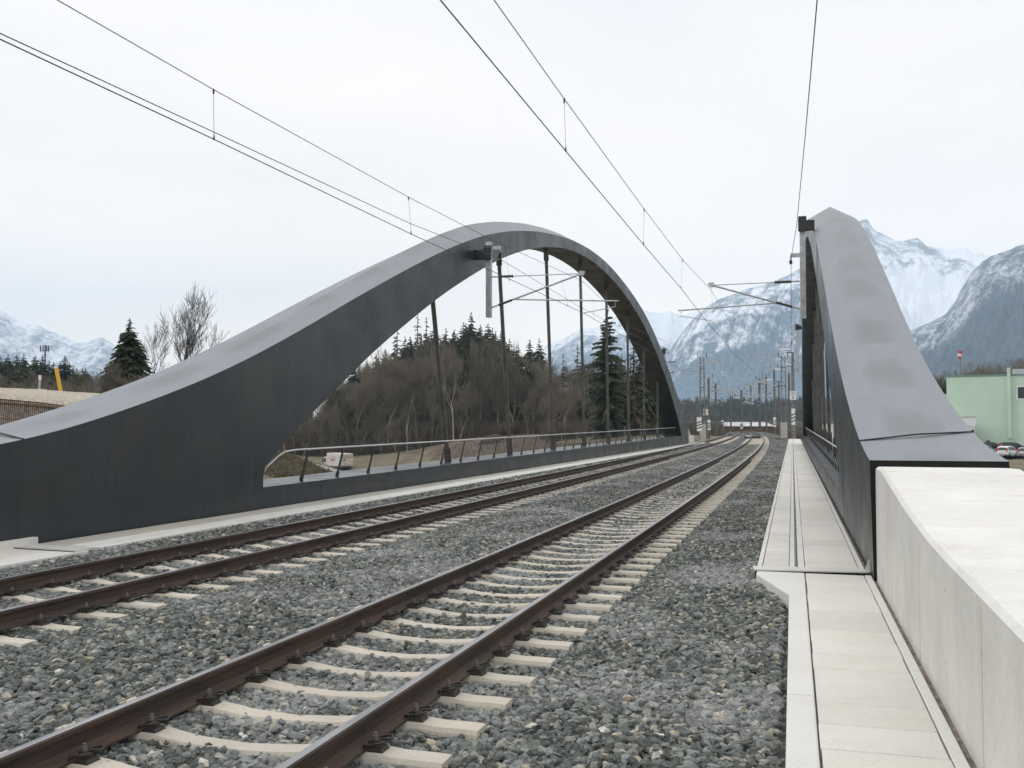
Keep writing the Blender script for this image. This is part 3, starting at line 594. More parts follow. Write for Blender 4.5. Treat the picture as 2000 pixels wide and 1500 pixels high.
# free standing masts: pixel x, top y, foot y, station, kind, label
def ring_mast(px,yt,yb,Y,label,kind='round',found=None,stripe=None,sign=None,xarm=None,w=.22,gr='catenary masts',lamp=None,arms=()):
    T=aty(px,yt,Y); B=aty(px,yb,Y); X=T.x; root=thing('catenary_mast',label,'catenary mast',(X,Y,B.z),0,gr)
    s=Y/1991.  # metres per picture pixel here
    zb=B.z
    if found: 
        zf=aty(px,found,Y).z; mb=MB(); mb.bbox((X-.36,Y-.3,B.z-.3),(X+.36,Y+.3,zf),.04); part(mb,'foundation','concg',root); zb=zf
    mb=MB()
    if kind=='lattice':
        for a in (-1,1):
            for c in (-1,1): mb.bar((X+a*.26,Y+c*.2,zb),(X+a*.2,Y+c*.15,T.z),.07,.07)
        n=11
        for i in range(n):
            z0=zb+(T.z-zb)*i/n; z1=zb+(T.z-zb)*(i+1)/n; a=1 if i%2 else -1
            for c in (-1,1): mb.bar((X-a*.24,Y+c*.18,z0),(X+a*.22,Y+c*.18,z1),.03,.03)
            if i%3==0: mb.box((X-.29,Y-.23,z0),(X+.29,Y+.23,z0+.06),1)
    elif kind=='round': mb.tube([(X,Y,zb),(X,Y,T.z)],[w*.62,w*.42],10)
    else: hmast(mb,X,Y,zb,T.z,w)
    if kind=='lattice': part(mb,'mast','galvd',root); root.children[-1].data.materials.append(M['dark'])
    else: part(mb,'mast','galvd',root)
    if xarm:
        z=aty(px,xarm,Y).z; mb=MB(); mb.box((X-.62,Y-.05,z-.05),(X+.62,Y+.05,z+.05)); part(mb,'crossarm','galv',root)
        for a in (-.48,.48): mb=MB(); insulator(mb,(X+a,Y,z+.05),(X+a,Y,z+.55),0); part(mb,'insulator','insul',root)
    if stripe:
        z1=aty(px,stripe[0],Y).z; z0=aty(px,stripe[1],Y).z; ww=.19 if len(stripe)<3 else stripe[2]; mb=MB(); mb.box((X-ww,Y-.3,z0),(X+ww,Y-.26,z1)); hh=z1-z0
        for i in range(3 if hh>1. else 2):
            zc=z0+hh*(.22+.2*i); mb.add([(X-ww,Y-.305,zc-.11),(X+ww,Y-.305,zc+.05),(X+ww,Y-.305,zc+.17),(X-ww,Y-.305,zc+.01)],[(0,1,2,3)],1)
        part(mb,'warning_band',['white','blackp'],root)
    if sign:
        z1=aty(px,sign[0],Y).z; z0=aty(px,sign[1],Y).z; sx=sign[2]*s; hw=.36*(z1-z0); mb=MB(); mb.box((X+sx-hw,Y-.36,z0),(X+sx+hw,Y-.33,z1)); q=part(mb,'kilometre_plate','white',root)
        for txt,zz in (('32',z0+(z1-z0)*.56),('0',z0+(z1-z0)*.10)):
            cu=bpy.data.curves.new('digits','FONT'); cu.body=txt; cu.size=(z1-z0)*.52; cu.align_x='CENTER'; cu.extrude=.004; cu.materials.append(M['blackp'])
            to=bpy.data.objects.new('digits',cu); COL.objects.link(to); to.parent=q; to.rotation_euler=(math.pi/2,0,0); to.location=(X+sx,Y-.367,zz)
    if lamp:
        e=aty(lamp[0],lamp[1],Y); mb=MB(); mb.tube([(X,Y,e.z-.25),e],.03,6); part(mb,'lamp_arm','galv',root); mb=MB(); mb.box((e.x-.55,e.y-.12,e.z-.07),(e.x+.45,e.y+.12,e.z+.09)); bevel(part(mb,'lamp_head','white',root),.05)
    for (tx,ty,za,zb_,cy,rg) in arms:
        tp=aty(tx,ty,Y); cantilever(root,(X,Y),(tp.x,Y),aty(px,za,Y).z,aty(px,zb_,Y).z,aty(px,cy,Y).z,abs(aty(rg,cy,Y).x-X),False,1.9)
    return root
ring_mast(1371,698,858,108,'dark lattice catenary mast on a concrete block just past the left arch','lattice',found=828,xarm=699)
ring_mast(1366,808,860,100,'thin marker post with a striped board left of the dark lattice mast','h',stripe=(815,842,.24),w=.07)
ring_mast(1379,792,857,112,'grey steel post with a white kilometre plate right of the dark lattice mast','h',sign=(799,811,0),w=.3)
ring_mast(1384,738,857,118,'slim mast with a striped band and long arms behind the kilometre plate','h',xarm=740,stripe=(820,840,.2),w=.26,arms=[(1420,756,756,766,768,1441)])
ring_mast(1411,790,850,190,'distant thin mast whose foot stands left of the brick shed','h',stripe=(821,828,.26),w=.28,arms=[(1390,783,783,790,794,1384)])
ring_mast(1448,762,846,165,'grey mast with white foot band standing in front of the brick shed','h',xarm=762,stripe=(824,837,.24),w=.34,arms=[(1480,769,768,780,779,1476)],lamp=(1441,777))
ring_mast(1483,739,840,150,'mast standing behind the right half of the brick shed','h',xarm=742,w=.34,arms=[(1455,764,784,792,791,1450)])
ring_mast(1512,722,846,142,'mast with striped band between the brick shed and the big lattice mast','h',xarm=719,stripe=(815,834,.2),w=.26,lamp=(1504,742),arms=[(1466,763,768,779,778,1450)])
ring_mast(1529.5,695,850,112,'brown lattice mast on a concrete block left of the right walkway end','lattice',found=825,xarm=698,lamp=(1523,722),arms=[(1478,730,745,757,748,1473)])
ring_mast(1541,729,845,120,'plain square steel post between the lattice mast and the walkway mast','h',w=.26)
ring_mast(1548,688,856,96,'ringed grey mast with white plate and striped band at the right walkway end','round',sign=(764,781,0),stripe=(798,830,.17),w=.3,lamp=(1534,683),arms=[])
ring_mast(1398,748,848,175,'tall thin mast right of the kilometre plate with an arm over the tracks','h',xarm=749,w=.3,arms=[(1432,760,762,772,770,1440)])
ring_mast(1427,771,845,210,'thin mast standing above the left end of the brick shed','h',xarm=772,w=.32,arms=[(1405,780,780,787,788,1400)])
ring_mast(1466,752,843,185,'mast rising above the middle of the brick shed','h',xarm=753,w=.3,arms=[(1440,763,764,773,772,1436)])
ring_mast(1496,733,846,160,'mast rising above the right end of the brick shed','h',xarm=735,w=.28,arms=[(1462,748,750,762,760,1456)])
ring_mast(1521,745,846,170,'slim mast just left of the lattice mast on the right','h',w=.28,arms=[(1488,752,754,764,764,1480)])
for px,yt,yb,Y,l in ((1360,776,840,230,'far slim mast seen left of the striped marker post'),(1334,786,830,300,'farthest slim mast seen beside the foot of the left arch')):
    ring_mast(px,yt,yb,Y,l,'h',xarm=yt+2,w=.42)
# overhead lines
def line_pts(P,n=14,sag=0.):
    out=[]
    for a,b in zip(P[:-1],P[1:]):
        for i in range(n): t=i/n; p=a.lerp(b,t); p.z-=sag*4*t*(1-t)*((b-a).length/50)**2; out.append(p)
    out.append(P[-1]); return out
def overhead(label,mess,cont,drops,messag=.0):
    root=thing('overhead_line',label,'overhead line',tuple(cont[0]))
    mb=MB(); mb.tube(line_pts(mess,8,messag),.0062,5,cap=False); part(mb,'messenger_wire','wire',root)
    mb=MB(); mb.tube(line_pts(cont,6),.0078,5,cap=False); part(mb,'contact_wire','wire',root)
    for a,b in drops:
        mb=MB(); mb.tube([a,b],.0032,4); mb.tube([a-Vector((0,0,.06)),a+Vector((0,0,.01))],.013,5); mb.tube([b+Vector((0,0,.07)),b-Vector((0,0,.01))],[.006,.016],5); part(mb,'dropper','wire',root)
    return root
def onplane(px,py,a,b): r=ray(px,py); t=a/(r[0]-b*r[1]); return Vector(CAM+r*t)
lc=[onplane(x,y,-7.9,.025) for x,y in ((0,76.5),(418,272),(803,457))]
lm=[onplane(x,y,-7.9,.025) for x,y in ((112,0),(417,175),(798,385),(960,468))]
ext=lambda a,b,k: a+(a-b)*k
lcont=[ext(lc[0],lc[1],2.),*lc,aty(1143,613,31.1),aty(1330,722,60),conL2,Vector((cb(118),118,5.4)),Vector((cb(165),165,5.5)),Vector((cb(230),230,5.5))]
lmess=[ext(lm[0],lm[1],2.5),*lm,tipL,aty(1235,640,46),aty(1330,678,62),tipL2,Vector((cb(118),118,6.8)),Vector((cb(165),165,6.8)),Vector((cb(230),230,6.8))]
overhead('overhead contact and messenger wires above the left track',lmess,lcont,[(lm[1],lc[1]),(lm[2],lc[2]),(aty(987,484,30),aty(995,548,30)),(aty(1097,547,37),aty(1109,598,37)),(aty(1158,585,44),aty(1160,625,44))])
rc=[onplane(x,y,-3.27,.0175) for x,y in ((860,0),(1105,295),(1257,478),(1330,563))]
rm=[onplane(x,y,-3.27,.0175) for x,y in ((965,0),(1102,193),(1258,408),(1333,507))]
rcont=[ext(rc[0],rc[1],1.8),*rc,aty(1378,625,31.5),aty(1437,694,48),aty(1474,727,79),aty(1477,748,112),Vector((ca(150),150,5.5)),Vector((ca(200),200,5.5))]
rmess=[ext(rm[0],rm[1],2.),*rm,tipR,aty(1415,612,40),aty(1446,668,58),tipR2,aty(1478,728,112),Vector((ca(150),150,6.9)),Vector((ca(200),200,6.9))]
overhead('overhead contact and messenger wires above the right track',rmess,rcont,[(rm[1],rc[1]),(rm[2],rc[2]),(rm[3],rc[3]),(aty(1421,632,45),aty(1423,676,45)),(aty(1436,660,58),aty(1437,695,52))])
def single(label,P,r=.0085): mb=MB(); mb.tube(line_pts(P,10,.25),r,5,cap=False); tag(mb.build('return_wire','wire'),label,'wire','return wires hung from the arch masts')
qa=aty(975,505,31.1); lr=[onplane(x,y,qa.x-.0224*31.1,.0224) for x,y in ((0,65),(420,259),(800,436))]
mb=MB(); P=[ext(lr[0],lr[1],1.5),*lr,qa,aty(1130,598,46),aty(1305,690,77),Vector((-9.2,108,8.4))]; mb.tube(P,.0085,5,cap=False); tag(mb.build('return_wire','wire'),'thick return wire just above the left contact wire, ending in brackets on the left arch','wire')
mb=MB(); qb=aty(1545,516,31.5); P=[aty(1615,-190,10),aty(1596,0,12.3),aty(1573,262,18.5),aty(1556,440,27),aty(1546,500,31.3),qb,aty(1546,600,50),aty(1546,672,79),Vector((.2,112,8.2))]; mb.tube(P,.008,5,cap=False); tag(mb.build('return_wire','wire'),'steep return wire coming down to the bracket on the right arch mast','wire')
# small things by the track far ahead
b=MB(); p=aty(1470,859,128); b.box((p.x-1.,p.y-.3,-.1),(p.x+1.,p.y+.3,.14)); b.box((p.x-.8,p.y-.32,.14),(p.x-.2,p.y-.3,.3),1); tag(b.build('switch_box',['clip','white']),'low dark switch machine box between the two tracks far ahead','switch box')
b=MB(); p=aty(1530,851,118); b.bar((p.x-1.6,p.y,.05),(p.x+1.4,p.y+.4,.1),.12,.1); b.bar((p.x-.8,p.y+.7,.02),(p.x+1.8,p.y+1.2,.16),.3,.2,1); tag(b.build('timber_pile',['dirt','blackp']),'small pile of timber lying beside the far tracks','timber')
# ------------------------------------------------------------------ terrain
ctrl=[]
def cp(px,py,d,dz=0): p=at(px,py,d); ctrl.append((p.x,p.y,p.z+dz))
for Y in (-40,-15,0,10): ctrl+= [(-14,Y,-.7),(-22,Y,-1.5),(4,Y,-.1),(-6,Y,-1.2)]
for Y in (25,45,65,80): ctrl+= [(-6,Y,-5.5),(1,Y,-5.5),(-14,Y,-5.2)]
for Y in (92,110,130,160,200,260): ctrl+=[(ca(Y)+4.5,Y,-.6),(cb(Y)-4.5,Y,-.6),((ca(Y)+cb(Y))/2,Y,-.75)]
[ctrl.append((at(px,828,d).x,at(px,828,d).y,z)) for px in (480,560,640,720,800) for d,z in ((74,-4.2),(100,-5.2),(138,-6.3),(155,-6.6))];cp(545,887,52);cp(520,900,46);cp(585,905,50);cp(640,928,52);cp(450,880,55);cp(700,945,60,-1);cp(540,960,40,-.5)
for px in (600,650,720,800): cp(px,{600:905,650:922,720:930,800:925}[px],170)
cp(560,900,175);cp(500,890,180);cp(600,888,205);cp(700,885,205);cp(800,880,200);cp(900,884,150,-.3);cp(1000,880,130,-.3);cp(900,856,185);cp(1000,852,185);cp(1100,852,170);cp(1200,850,150);cp(1290,850,130);cp(1060,875,110,-.4);cp(1180,868,100,-.5)
for px,z in ((560,-3),(700,1),(820,4),(930,5.5),(1050,2),(1180,.5),(1290,0)): q=at(px,828,250); ctrl.append((q.x,q.y,z)); q=at(px,828,300); ctrl.append((q.x,q.y,z*1.2))
for px in (0,120,230,330): cp(px,800,75); cp(px,815,45,-1.2); cp(px,800,150)
cp(0,800,250);cp(200,800,250)
for px in (1640,1700,1760,1850,1950,2050,2150): cp(px,892,160); cp(px,895,130,-.6); cp(px,886,220)
cp(1935,889,16,.0);cp(2000,890,16);cp(2080,892,14);cp(2200,900,12);cp(1950,900,22,-.1);cp(2060,895,24,-.2);cp(1900,900,30,-1);cp(2150,900,32,-1.2);ctrl.append((4,4,.55));ctrl.append((7,8,.6));ctrl.append((4,-6,.3))
for Y in (40,60,85): ctrl+=[(6,Y,-3.5),(15,Y,-3.5)]
for a in range(0,360,20): 
    for R in (420,600): 
        az=math.radians(a); ctrl.append((R*math.sin(az),R*math.cos(az),-3.))
C_=np.array(ctrl); Kd=np.hypot(C_[:,None,0]-C_[None,:,0],C_[:,None,1]-C_[None,:,1]); Aq=np.block([[Kd+np.eye(len(C_))*-.6,np.ones((len(C_),1))],[np.ones((1,len(C_))),np.zeros((1,1))]]); Wq=np.linalg.solve(Aq,np.append(C_[:,2],0))
def ter(x,y):
    x=np.atleast_1d(np.asarray(x,float)); y=np.atleast_1d(np.asarray(y,float)); z=np.zeros(x.shape)
    for (cx,cy,_),w_ in zip(C_,Wq[:-1]): z+=w_*np.hypot(x-cx,y-cy)
    z+=Wq[-1]; R=np.hypot(x,y); t=np.clip((R-420)/150,0,1); z=z*(1-t)-3*t
    z+=(fbm(x*.35+50,y*.35+50,4)-.5)*np.clip(R/25,.1,.5); 
    corr=(np.minimum(1.5,x-cb(np.clip(y,0,400))+6)>0)&(x-ca(np.clip(y,0,400))<5.5)&(y>-50)&(y<420)
    return np.where(corr,np.minimum(z,-.55),z)
def ground_nodes(nt,b):
    c=ramp(nt,noise(nt,.09,6,rough=.65),[(.35,(.13,.11,.075)),(.5,(.17,.15,.10)),(.62,(.105,.08,.058))])
    f=ramp(nt,noise(nt,2.4,7,rough=.75),[(.3,(.55,.55,.52)),(.7,(1.45,1.42,1.35))]); nt.links.new(mix(nt,.85,c,f,'MULTIPLY'),b.inputs['Base Color'])
M['ground']=mat('winter_ground',(.15,.13,.09),1,0,ground_nodes,bump=(3,.8,.15))
M['soil']=mat('dark_soil',(.07,.05,.036),1,0,two((.045,.033,.025),(.11,.08,.055),2.5),bump=(8,.9,.06))
M['redsoil']=mat('red_soil',(.12,.07,.05),1,0,two((.055,.04,.03),(.16,.115,.09),1.1,detail=9),bump=(4,.9,.1))
xs=np.concatenate([-np.geomspace(14000,170,26),np.arange(-168,81,2.4),np.geomspace(84,14000,30)]); ysx=np.concatenate([-np.geomspace(9000,42,16),np.arange(-40,302,2.4),np.geomspace(306,14000,36)])
Xg,Yg=np.meshgrid(xs,ysx,indexing='xy'); Zg=ter(Xg.ravel(),Yg.ravel()); V=np.stack([Xg.ravel(),Yg.ravel(),Zg],1); nx=len(xs)
i,j=np.meshgrid(np.arange(len(ysx)-1),np.arange(nx-1),indexing='ij'); q=i*nx+j; Fc=np.stack([q,q+1,q+1+nx,q+nx],-1).reshape(-1,4)
cx=V[Fc].mean(1); hxp=1000+F*((cx-CAM)@RT)/np.maximum(.1,(cx-CAM)@FX); dep=(cx-CAM)@FX
mi=np.zeros(len(Fc),int); mi[(cx[:,0]>2.2)&(cx[:,1]<60)&(cx[:,0]<40)]=1; mi[(hxp>840)&(hxp<1075)&(dep>100)&(dep<190)&(cx[:,0]<-9)]=2
g=addobj('ground',npmesh('ground',V,Fc,['ground','soil','redsoil'],True,mi)); tag(g,kind='structure')
def zt1(x,y): return float(ter([x],[y])[0])
# road strip behind the truck
mb=MB(); R_=[at(520,905,172),at(560,905,172),at(620,915,170),at(700,928,168),at(780,930,165)]
for a,c in zip(R_[:-1],R_[1:]):
    n_=8
    for k in range(n_):
        p=a.lerp(c,k/n_); q_=a.lerp(c,(k+1)/n_); v=[]
        for pt,o_ in ((p,-2.2),(q_,-2.2),(q_,2.2),(p,2.2)): x,y=pt.x-o_*math.sin(YAW),pt.y+o_*math.cos(YAW); v.append((x,y,zt1(x,y)+.22))
        mb.add(v,[(0,1,2,3)])
M['road']=mat('pale_gravel_road',(.34,.33,.31),.95,0,two((.28,.27,.25),(.4,.39,.37),1.5)); tag(mb.build('road','road'),kind='structure')
# asphalt of the car park
M['asphalt']=mat('asphalt',(.09,.09,.09),.9)
mb=MB(); P=[at(1700,893,150),at(2150,893,150),at(2180,884,185),at(1700,884,185)]; mb.add([(p.x,p.y,max(zt1(p.x,p.y),p.z)+.05) for p in P],[(0,1,2,3)]); tag(mb.build('car_park','asphalt'),kind='structure')
# ------------------------------------------------------------------ mountains
def mnodes(forest,rock,snowc,sc):
    def f(nt,b):
        a=nt.nodes.new('ShaderNodeAttribute'); a.attribute_name='snow'
        fine=noise(nt,sc,11,rough=.8); s=mathn(nt,'ADD',a.outputs['Fac'],mathn(nt,'MULTIPLY',mathn(nt,'SUBTRACT',fine,.5),2.3))
        m_=ramp(nt,s,[(.32,(0,0,0)),(.74,(1,1,1))])
        hi=nt.nodes.new('ShaderNodeAttribute'); hi.attribute_name='alt'
        low=mix(nt,hi.outputs['Fac'],forest,rock); low=mix(nt,.7,low,ramp(nt,noise(nt,sc*5,4),[(.3,(.55,)*3),(.7,(1.5,)*3)]),'MULTIPLY')
        nt.links.new(mix(nt,m_,low,snowc),b.inputs['Base Color'])
    return f
def mountain(name,D,crest,foot,fn,snow_fn,alt_fn,rough,m,nu=260,nv=110,back=.5,ax=3.,gd=170.,seedo=0):
    cx_=np.array([c[0] for c in crest],float); cy_=np.array([c[1] for c in crest],float)
    px=np.linspace(cx_[0],cx_[-1],nu); py=np.interp(px,cx_,cy_)
    py=py-(fbm(px*.045+seedo,px*0+3,6,.55,True)-.6)*rough
    V=[];S=[];A=[]
    vs=np.concatenate([np.linspace(-back,0,8)[:-1],np.linspace(0,1,nv)])
    base=[at(a,828,D) for a in px]; bx=np.array([p.x for p in base]); by=np.array([p.y for p in base]); R=np.hypot(bx,by); dx,dy=bx/R,by/R
    hz=(828-py)/1974.*D*1.0+H
    for v in vs:
        k=D-foot*D*v if v>=0 else D*(1-foot*v)
        r=R*(k/D); x=dx*r; y=dy*r
        t=max(v,0); hh=hz*((1-t)**fn) if v>=0 else hz*(1+v/back*.9)
        am=math.sin(math.pi*min(1,t*1.05))*.30+.02*t
        q=D*.06
        rid=fbm(x/q+seedo,y/q+seedo,6,.52,True); rid2=.45*fbm(px/34.+seedo+t*ax,np.full_like(px,t*3.+seedo),4,.5,True)+.55*fbm((px+gd*t)/13.+seedo,np.full_like(px,t*9.+seedo)+px*.02,4,.55,True)
        z=hh+hz*am*((rid-.62)*1.0+(rid2-.62)*.45) if v>0 else hh
        z=np.maximum(z,-6); V.append(np.stack([x,y,z],1)); S.append(snow_fn(px,t,z,hz,rid,rid2)); A.append(alt_fn(px,t,z,hz))
    V=np.concatenate(V); nvv=len(vs); i,j=np.meshgrid(np.arange(nvv-1),np.arange(nu-1),indexing='ij'); q=i*nu+j
    Fc=np.stack([q,q+1,q+1+nu,q+nu],-1).reshape(-1,4); me=npmesh(name,V,Fc,m,True)
    for nm,val in (('snow',S),('alt',A)):
        a=me.attributes.new(nm,'FLOAT','POINT'); a.data.foreach_set('value',np.clip(np.concatenate(val),-1,2).astype(np.float32))
    o=addobj(name,me); tag(o,kind='structure'); return o
SN=(.86,.88,.92)
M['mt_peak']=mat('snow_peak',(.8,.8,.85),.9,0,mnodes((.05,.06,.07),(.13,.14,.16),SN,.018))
M['mt_mid']=mat('hazed_snow_dusted_slope',(.3,.35,.4),.95,0,mnodes((.095,.145,.20),(.17,.20,.25),SN,.022))  # forest tone lightened and blued: distance haze mixed into the colour
M['mt_near']=mat('hazed_dark_forest_slope',(.05,.07,.08),.95,0,mnodes((.04,.066,.095),(.08,.10,.13),(.6,.63,.68),.03))  # blue of the forest tone is painted haze, added to the haze box
peak=[(1560,640),(1590,575),(1625,500),(1640,456),(1662,418),(1675,421),(1699,412),(1712,434),(1738,446),(1756,459),(1780,456),(1798,453),(1816,469),(1850,473),(1880,471),(1918,481),(1945,492),(2000,520),(2100,560),(2250,640)]
def pk_s(px,t,z,hz,rid,rid2): return 1.02-.75*np.clip((rid-.62)*4,0,1)*np.clip(1.3-t*3,0,1)-.22*np.clip(1-t*7,0,1)-1.1*np.clip((t-.66)*3.,0,1)-.3*np.exp(-((px-1685-t*60)/22)**2)
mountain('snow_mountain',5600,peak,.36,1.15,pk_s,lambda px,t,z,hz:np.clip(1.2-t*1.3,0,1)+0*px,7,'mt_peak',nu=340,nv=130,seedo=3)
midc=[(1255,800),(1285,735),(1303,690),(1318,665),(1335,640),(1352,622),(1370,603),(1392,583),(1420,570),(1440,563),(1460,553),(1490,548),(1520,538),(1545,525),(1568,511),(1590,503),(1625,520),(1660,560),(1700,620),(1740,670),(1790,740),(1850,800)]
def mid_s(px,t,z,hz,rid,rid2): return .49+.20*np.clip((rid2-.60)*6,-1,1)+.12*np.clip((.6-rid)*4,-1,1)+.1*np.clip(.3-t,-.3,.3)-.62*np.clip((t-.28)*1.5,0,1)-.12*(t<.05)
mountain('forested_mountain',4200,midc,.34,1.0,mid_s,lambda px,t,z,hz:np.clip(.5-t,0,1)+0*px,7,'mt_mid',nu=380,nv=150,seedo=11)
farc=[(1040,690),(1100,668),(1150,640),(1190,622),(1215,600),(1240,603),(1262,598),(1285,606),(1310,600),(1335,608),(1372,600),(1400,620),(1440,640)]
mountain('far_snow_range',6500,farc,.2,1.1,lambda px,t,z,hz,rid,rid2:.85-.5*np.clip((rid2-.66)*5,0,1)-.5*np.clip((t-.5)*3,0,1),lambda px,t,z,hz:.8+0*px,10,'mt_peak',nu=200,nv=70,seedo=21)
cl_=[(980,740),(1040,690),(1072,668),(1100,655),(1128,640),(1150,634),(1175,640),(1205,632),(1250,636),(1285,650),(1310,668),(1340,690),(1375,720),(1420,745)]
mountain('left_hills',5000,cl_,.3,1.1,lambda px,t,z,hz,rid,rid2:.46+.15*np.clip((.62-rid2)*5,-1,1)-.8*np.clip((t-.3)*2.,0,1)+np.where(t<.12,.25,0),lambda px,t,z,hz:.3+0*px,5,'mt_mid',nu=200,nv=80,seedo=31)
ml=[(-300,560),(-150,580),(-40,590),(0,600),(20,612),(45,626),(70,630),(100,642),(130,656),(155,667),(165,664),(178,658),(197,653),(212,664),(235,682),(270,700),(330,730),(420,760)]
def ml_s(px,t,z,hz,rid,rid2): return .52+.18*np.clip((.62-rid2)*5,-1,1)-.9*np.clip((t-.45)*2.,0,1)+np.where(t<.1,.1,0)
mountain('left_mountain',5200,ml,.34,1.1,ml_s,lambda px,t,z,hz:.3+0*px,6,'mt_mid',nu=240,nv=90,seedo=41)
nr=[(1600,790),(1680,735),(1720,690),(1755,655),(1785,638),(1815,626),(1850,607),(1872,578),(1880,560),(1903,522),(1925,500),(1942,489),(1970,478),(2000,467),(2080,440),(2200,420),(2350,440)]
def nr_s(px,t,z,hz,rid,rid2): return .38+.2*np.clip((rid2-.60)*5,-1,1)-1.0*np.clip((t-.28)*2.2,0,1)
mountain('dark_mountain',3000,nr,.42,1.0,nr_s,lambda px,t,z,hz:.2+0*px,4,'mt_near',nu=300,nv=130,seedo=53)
# ------------------------------------------------------------------ vegetation
M['bark']=mat('dark_bark',(.07,.055,.042),.95,0,two((.05,.04,.032),(.12,.10,.08),6))
M['oldbark']=mat('old_dark_bark',(.045,.036,.03),.95,0,two((.03,.024,.02),(.075,.06,.05),4))
M['brush']=mat('brush_twigs',(.1,.08,.06),1,0,two((.055,.045,.033),(.17,.14,.105),.35,detail=8))
M['bark2']=mat('pale_brown_bark',(.2,.17,.14),.95,0,two((.12,.10,.08),(.3,.26,.21),3))
M['twig']=mat('brown_twigs',(.10,.075,.056),1,0,lambda nt,b: nt.links.new(mix(nt,nt.nodes.new('ShaderNodeObjectInfo').outputs['Random'],(.115,.10,.075),(.20,.172,.13)),b.inputs['Base Color']))
M['birch']=mat('birch_bark',(.55,.52,.47),.8,0,two((.25,.22,.19),(.6,.57,.52),5,stretch=(1,1,2)))
M['needles']=mat('spruce_needles',(.03,.042,.025),.95,0,lambda nt,b: nt.links.new(mix(nt,nt.nodes.new('ShaderNodeObjectInfo').outputs['Random'],(.022,.032,.018),(.048,.054,.03)),b.inputs['Base Color']),spec=.2)
M['browneedle']=mat('brown_needles',(.07,.05,.032),1,0,two((.045,.04,.025),(.09,.06,.04),.8),spec=.1)
def trunk_np(V,Fc,path,rad,n=5):
    o=len(V)
    for p,r in zip(path,rad):
        for k in range(n): a=2*math.pi*k/n; V.append((p[0]+r*math.cos(a),p[1]+r*math.sin(a),p[2]))
    for i in range(len(path)-1):
        for k in range(n): Fc.append((o+i*n+k,o+i*n+(k+1)%n,o+(i+1)*n+(k+1)%n,o+(i+1)*n+k))
def spruce_mesh(seed,h=1.,wid=.2,whorls=34,nb=9,droop=.35,gap=0.,segs=5,leaf=.55,irregular=.25):
    """unit-height conifer: trunk mesh + crown mesh of small drooping sprays"""
    R=random.Random(seed); V=[];Fc=[]; trunk_np(V,Fc,[(0,0,z) for z in (-.03,.3,.6,1)],[.016,.012,.007,.002])
    T=(np.array(V),np.array(Fc)); V=[];Fc=[]
    for i in range(whorls):
        t=i/(whorls-1); z=.06+.925*t**.92; base=wid*(1-t)**.85*(1-.25*math.exp(-t*9))+.008
        for j in range(nb if t<.85 else 5):
            if R.random()<gap: continue
            az=R.random()*6.283; L=base*(1-irregular+2*irregular*R.random()); zz=z+R.uniform(-.01,.01); up=.25*t
            w=L*.20+.004; prev=None
            for s in range(segs):
                a=(s+.2)/segs; q=(s+1.25)/segs
                for side in (-1,1):
                    r0=L*a; r1=L*q; d0=-droop*L*a*a*1.2+up*r0; d1=-droop*L*q*q*1.2+up*r1
                    sp=w*(1-.6*a)*R.uniform(.7,1.4)*side; ja=R.uniform(-.006,.006)
                    c,s_=math.cos(az),math.sin(az); o=len(V)
                    V.append((c*r0,s_*r0,zz+d0+.004)); V.append((c*r1,s_*r1,zz+d1))
                    V.append((c*(r1*.97)-s_*sp,s_*(r1*.97)+c*sp,zz+d1-leaf*abs(sp)+ja)); V.append((c*(r0+.1*L/segs)-s_*sp*.8,s_*(r0+.1*L/segs)+c*sp*.8,zz+d0-leaf*abs(sp)))
                    Fc.append((o,o+1,o+2,o+3))
    return T,(np.array(V),np.array(Fc))
def bare_mesh(seed,spread=.55,levels=6,trunk=.3,nkids=3,up=.25,twr=.0011,r0=.012,wob=.12,base=.02):
    R=random.Random(seed); V=[[],[]];Fc=[[],[]]
    def seg(p,d,L,r,lv):
        pts=[p];rs=[r];q=p.copy();dd=d.copy()
        n=4 if lv<3 else 3
        for i in range(n):
            dd=(dd+Vector((R.uniform(-wob,wob),R.uniform(-wob,wob),R.uniform(-wob*.3,wob)))).normalized(); q=q+dd*(L/n); pts.append(q.copy()); rs.append(max(twr*.55,r*(1-.45*(i+1)/n)))
        k=0 if lv<3 else 1; m=5 if lv<2 else 3; o=len(V[k])
        for p_,r_ in zip(pts,rs):
            a=dd.orthogonal().normalized(); b_=dd.cross(a)
            for j in range(m): an=2*math.pi*j/m; v=p_+(a*math.cos(an)+b_*math.sin(an))*r_; V[k].append(tuple(v))
        for i in range(n):
            for j in range(m): Fc[k].append((o+i*m+j,o+i*m+(j+1)%m,o+(i+1)*m+(j+1)%m,o+(i+1)*m+j))
        if lv<levels:
            kids=nkids+(1 if R.random()<.5 else 0)
            for c in range(kids):
                i=R.randint(1 if lv else 2,n); bp=pts[i] if c else pts[-1]
                ax=Vector((R.uniform(-1,1),R.uniform(-1,1),R.uniform(-.3,.6))).normalized()
                nd=(dd*(1.1 if c==0 else .62)+ax*spread+Vector((0,0,up))).normalized()
                seg(bp,nd,L*R.uniform(.6,.82)*(1 if lv else .75),max(twr,rs[i]*(.78 if c==0 else .58)),lv+1)
    seg(Vector((0,0,-base)),Vector((R.uniform(-.05,.05),R.uniform(-.05,.05),1)).normalized(),trunk,r0,0)
    out=[]
    zt=max(v[2] for v in V[0]+V[1])
    for k in (0,1): a=np.array(V[k])/1.; a=a/zt; out.append((a,np.array(Fc[k])))
    return out
def mk(name,T,Cr,mt,mc): return npmesh(name+'_trunk',T[0],T[1],mt),npmesh(name+'_crown',Cr[0],Cr[1],mc)
SPR=[mk('spruce',*spruce_mesh(k,wid=.24+.03*(k%3),whorls=34,nb=11,gap=.12*(k%3)),'bark','needles') for k in range(5)]
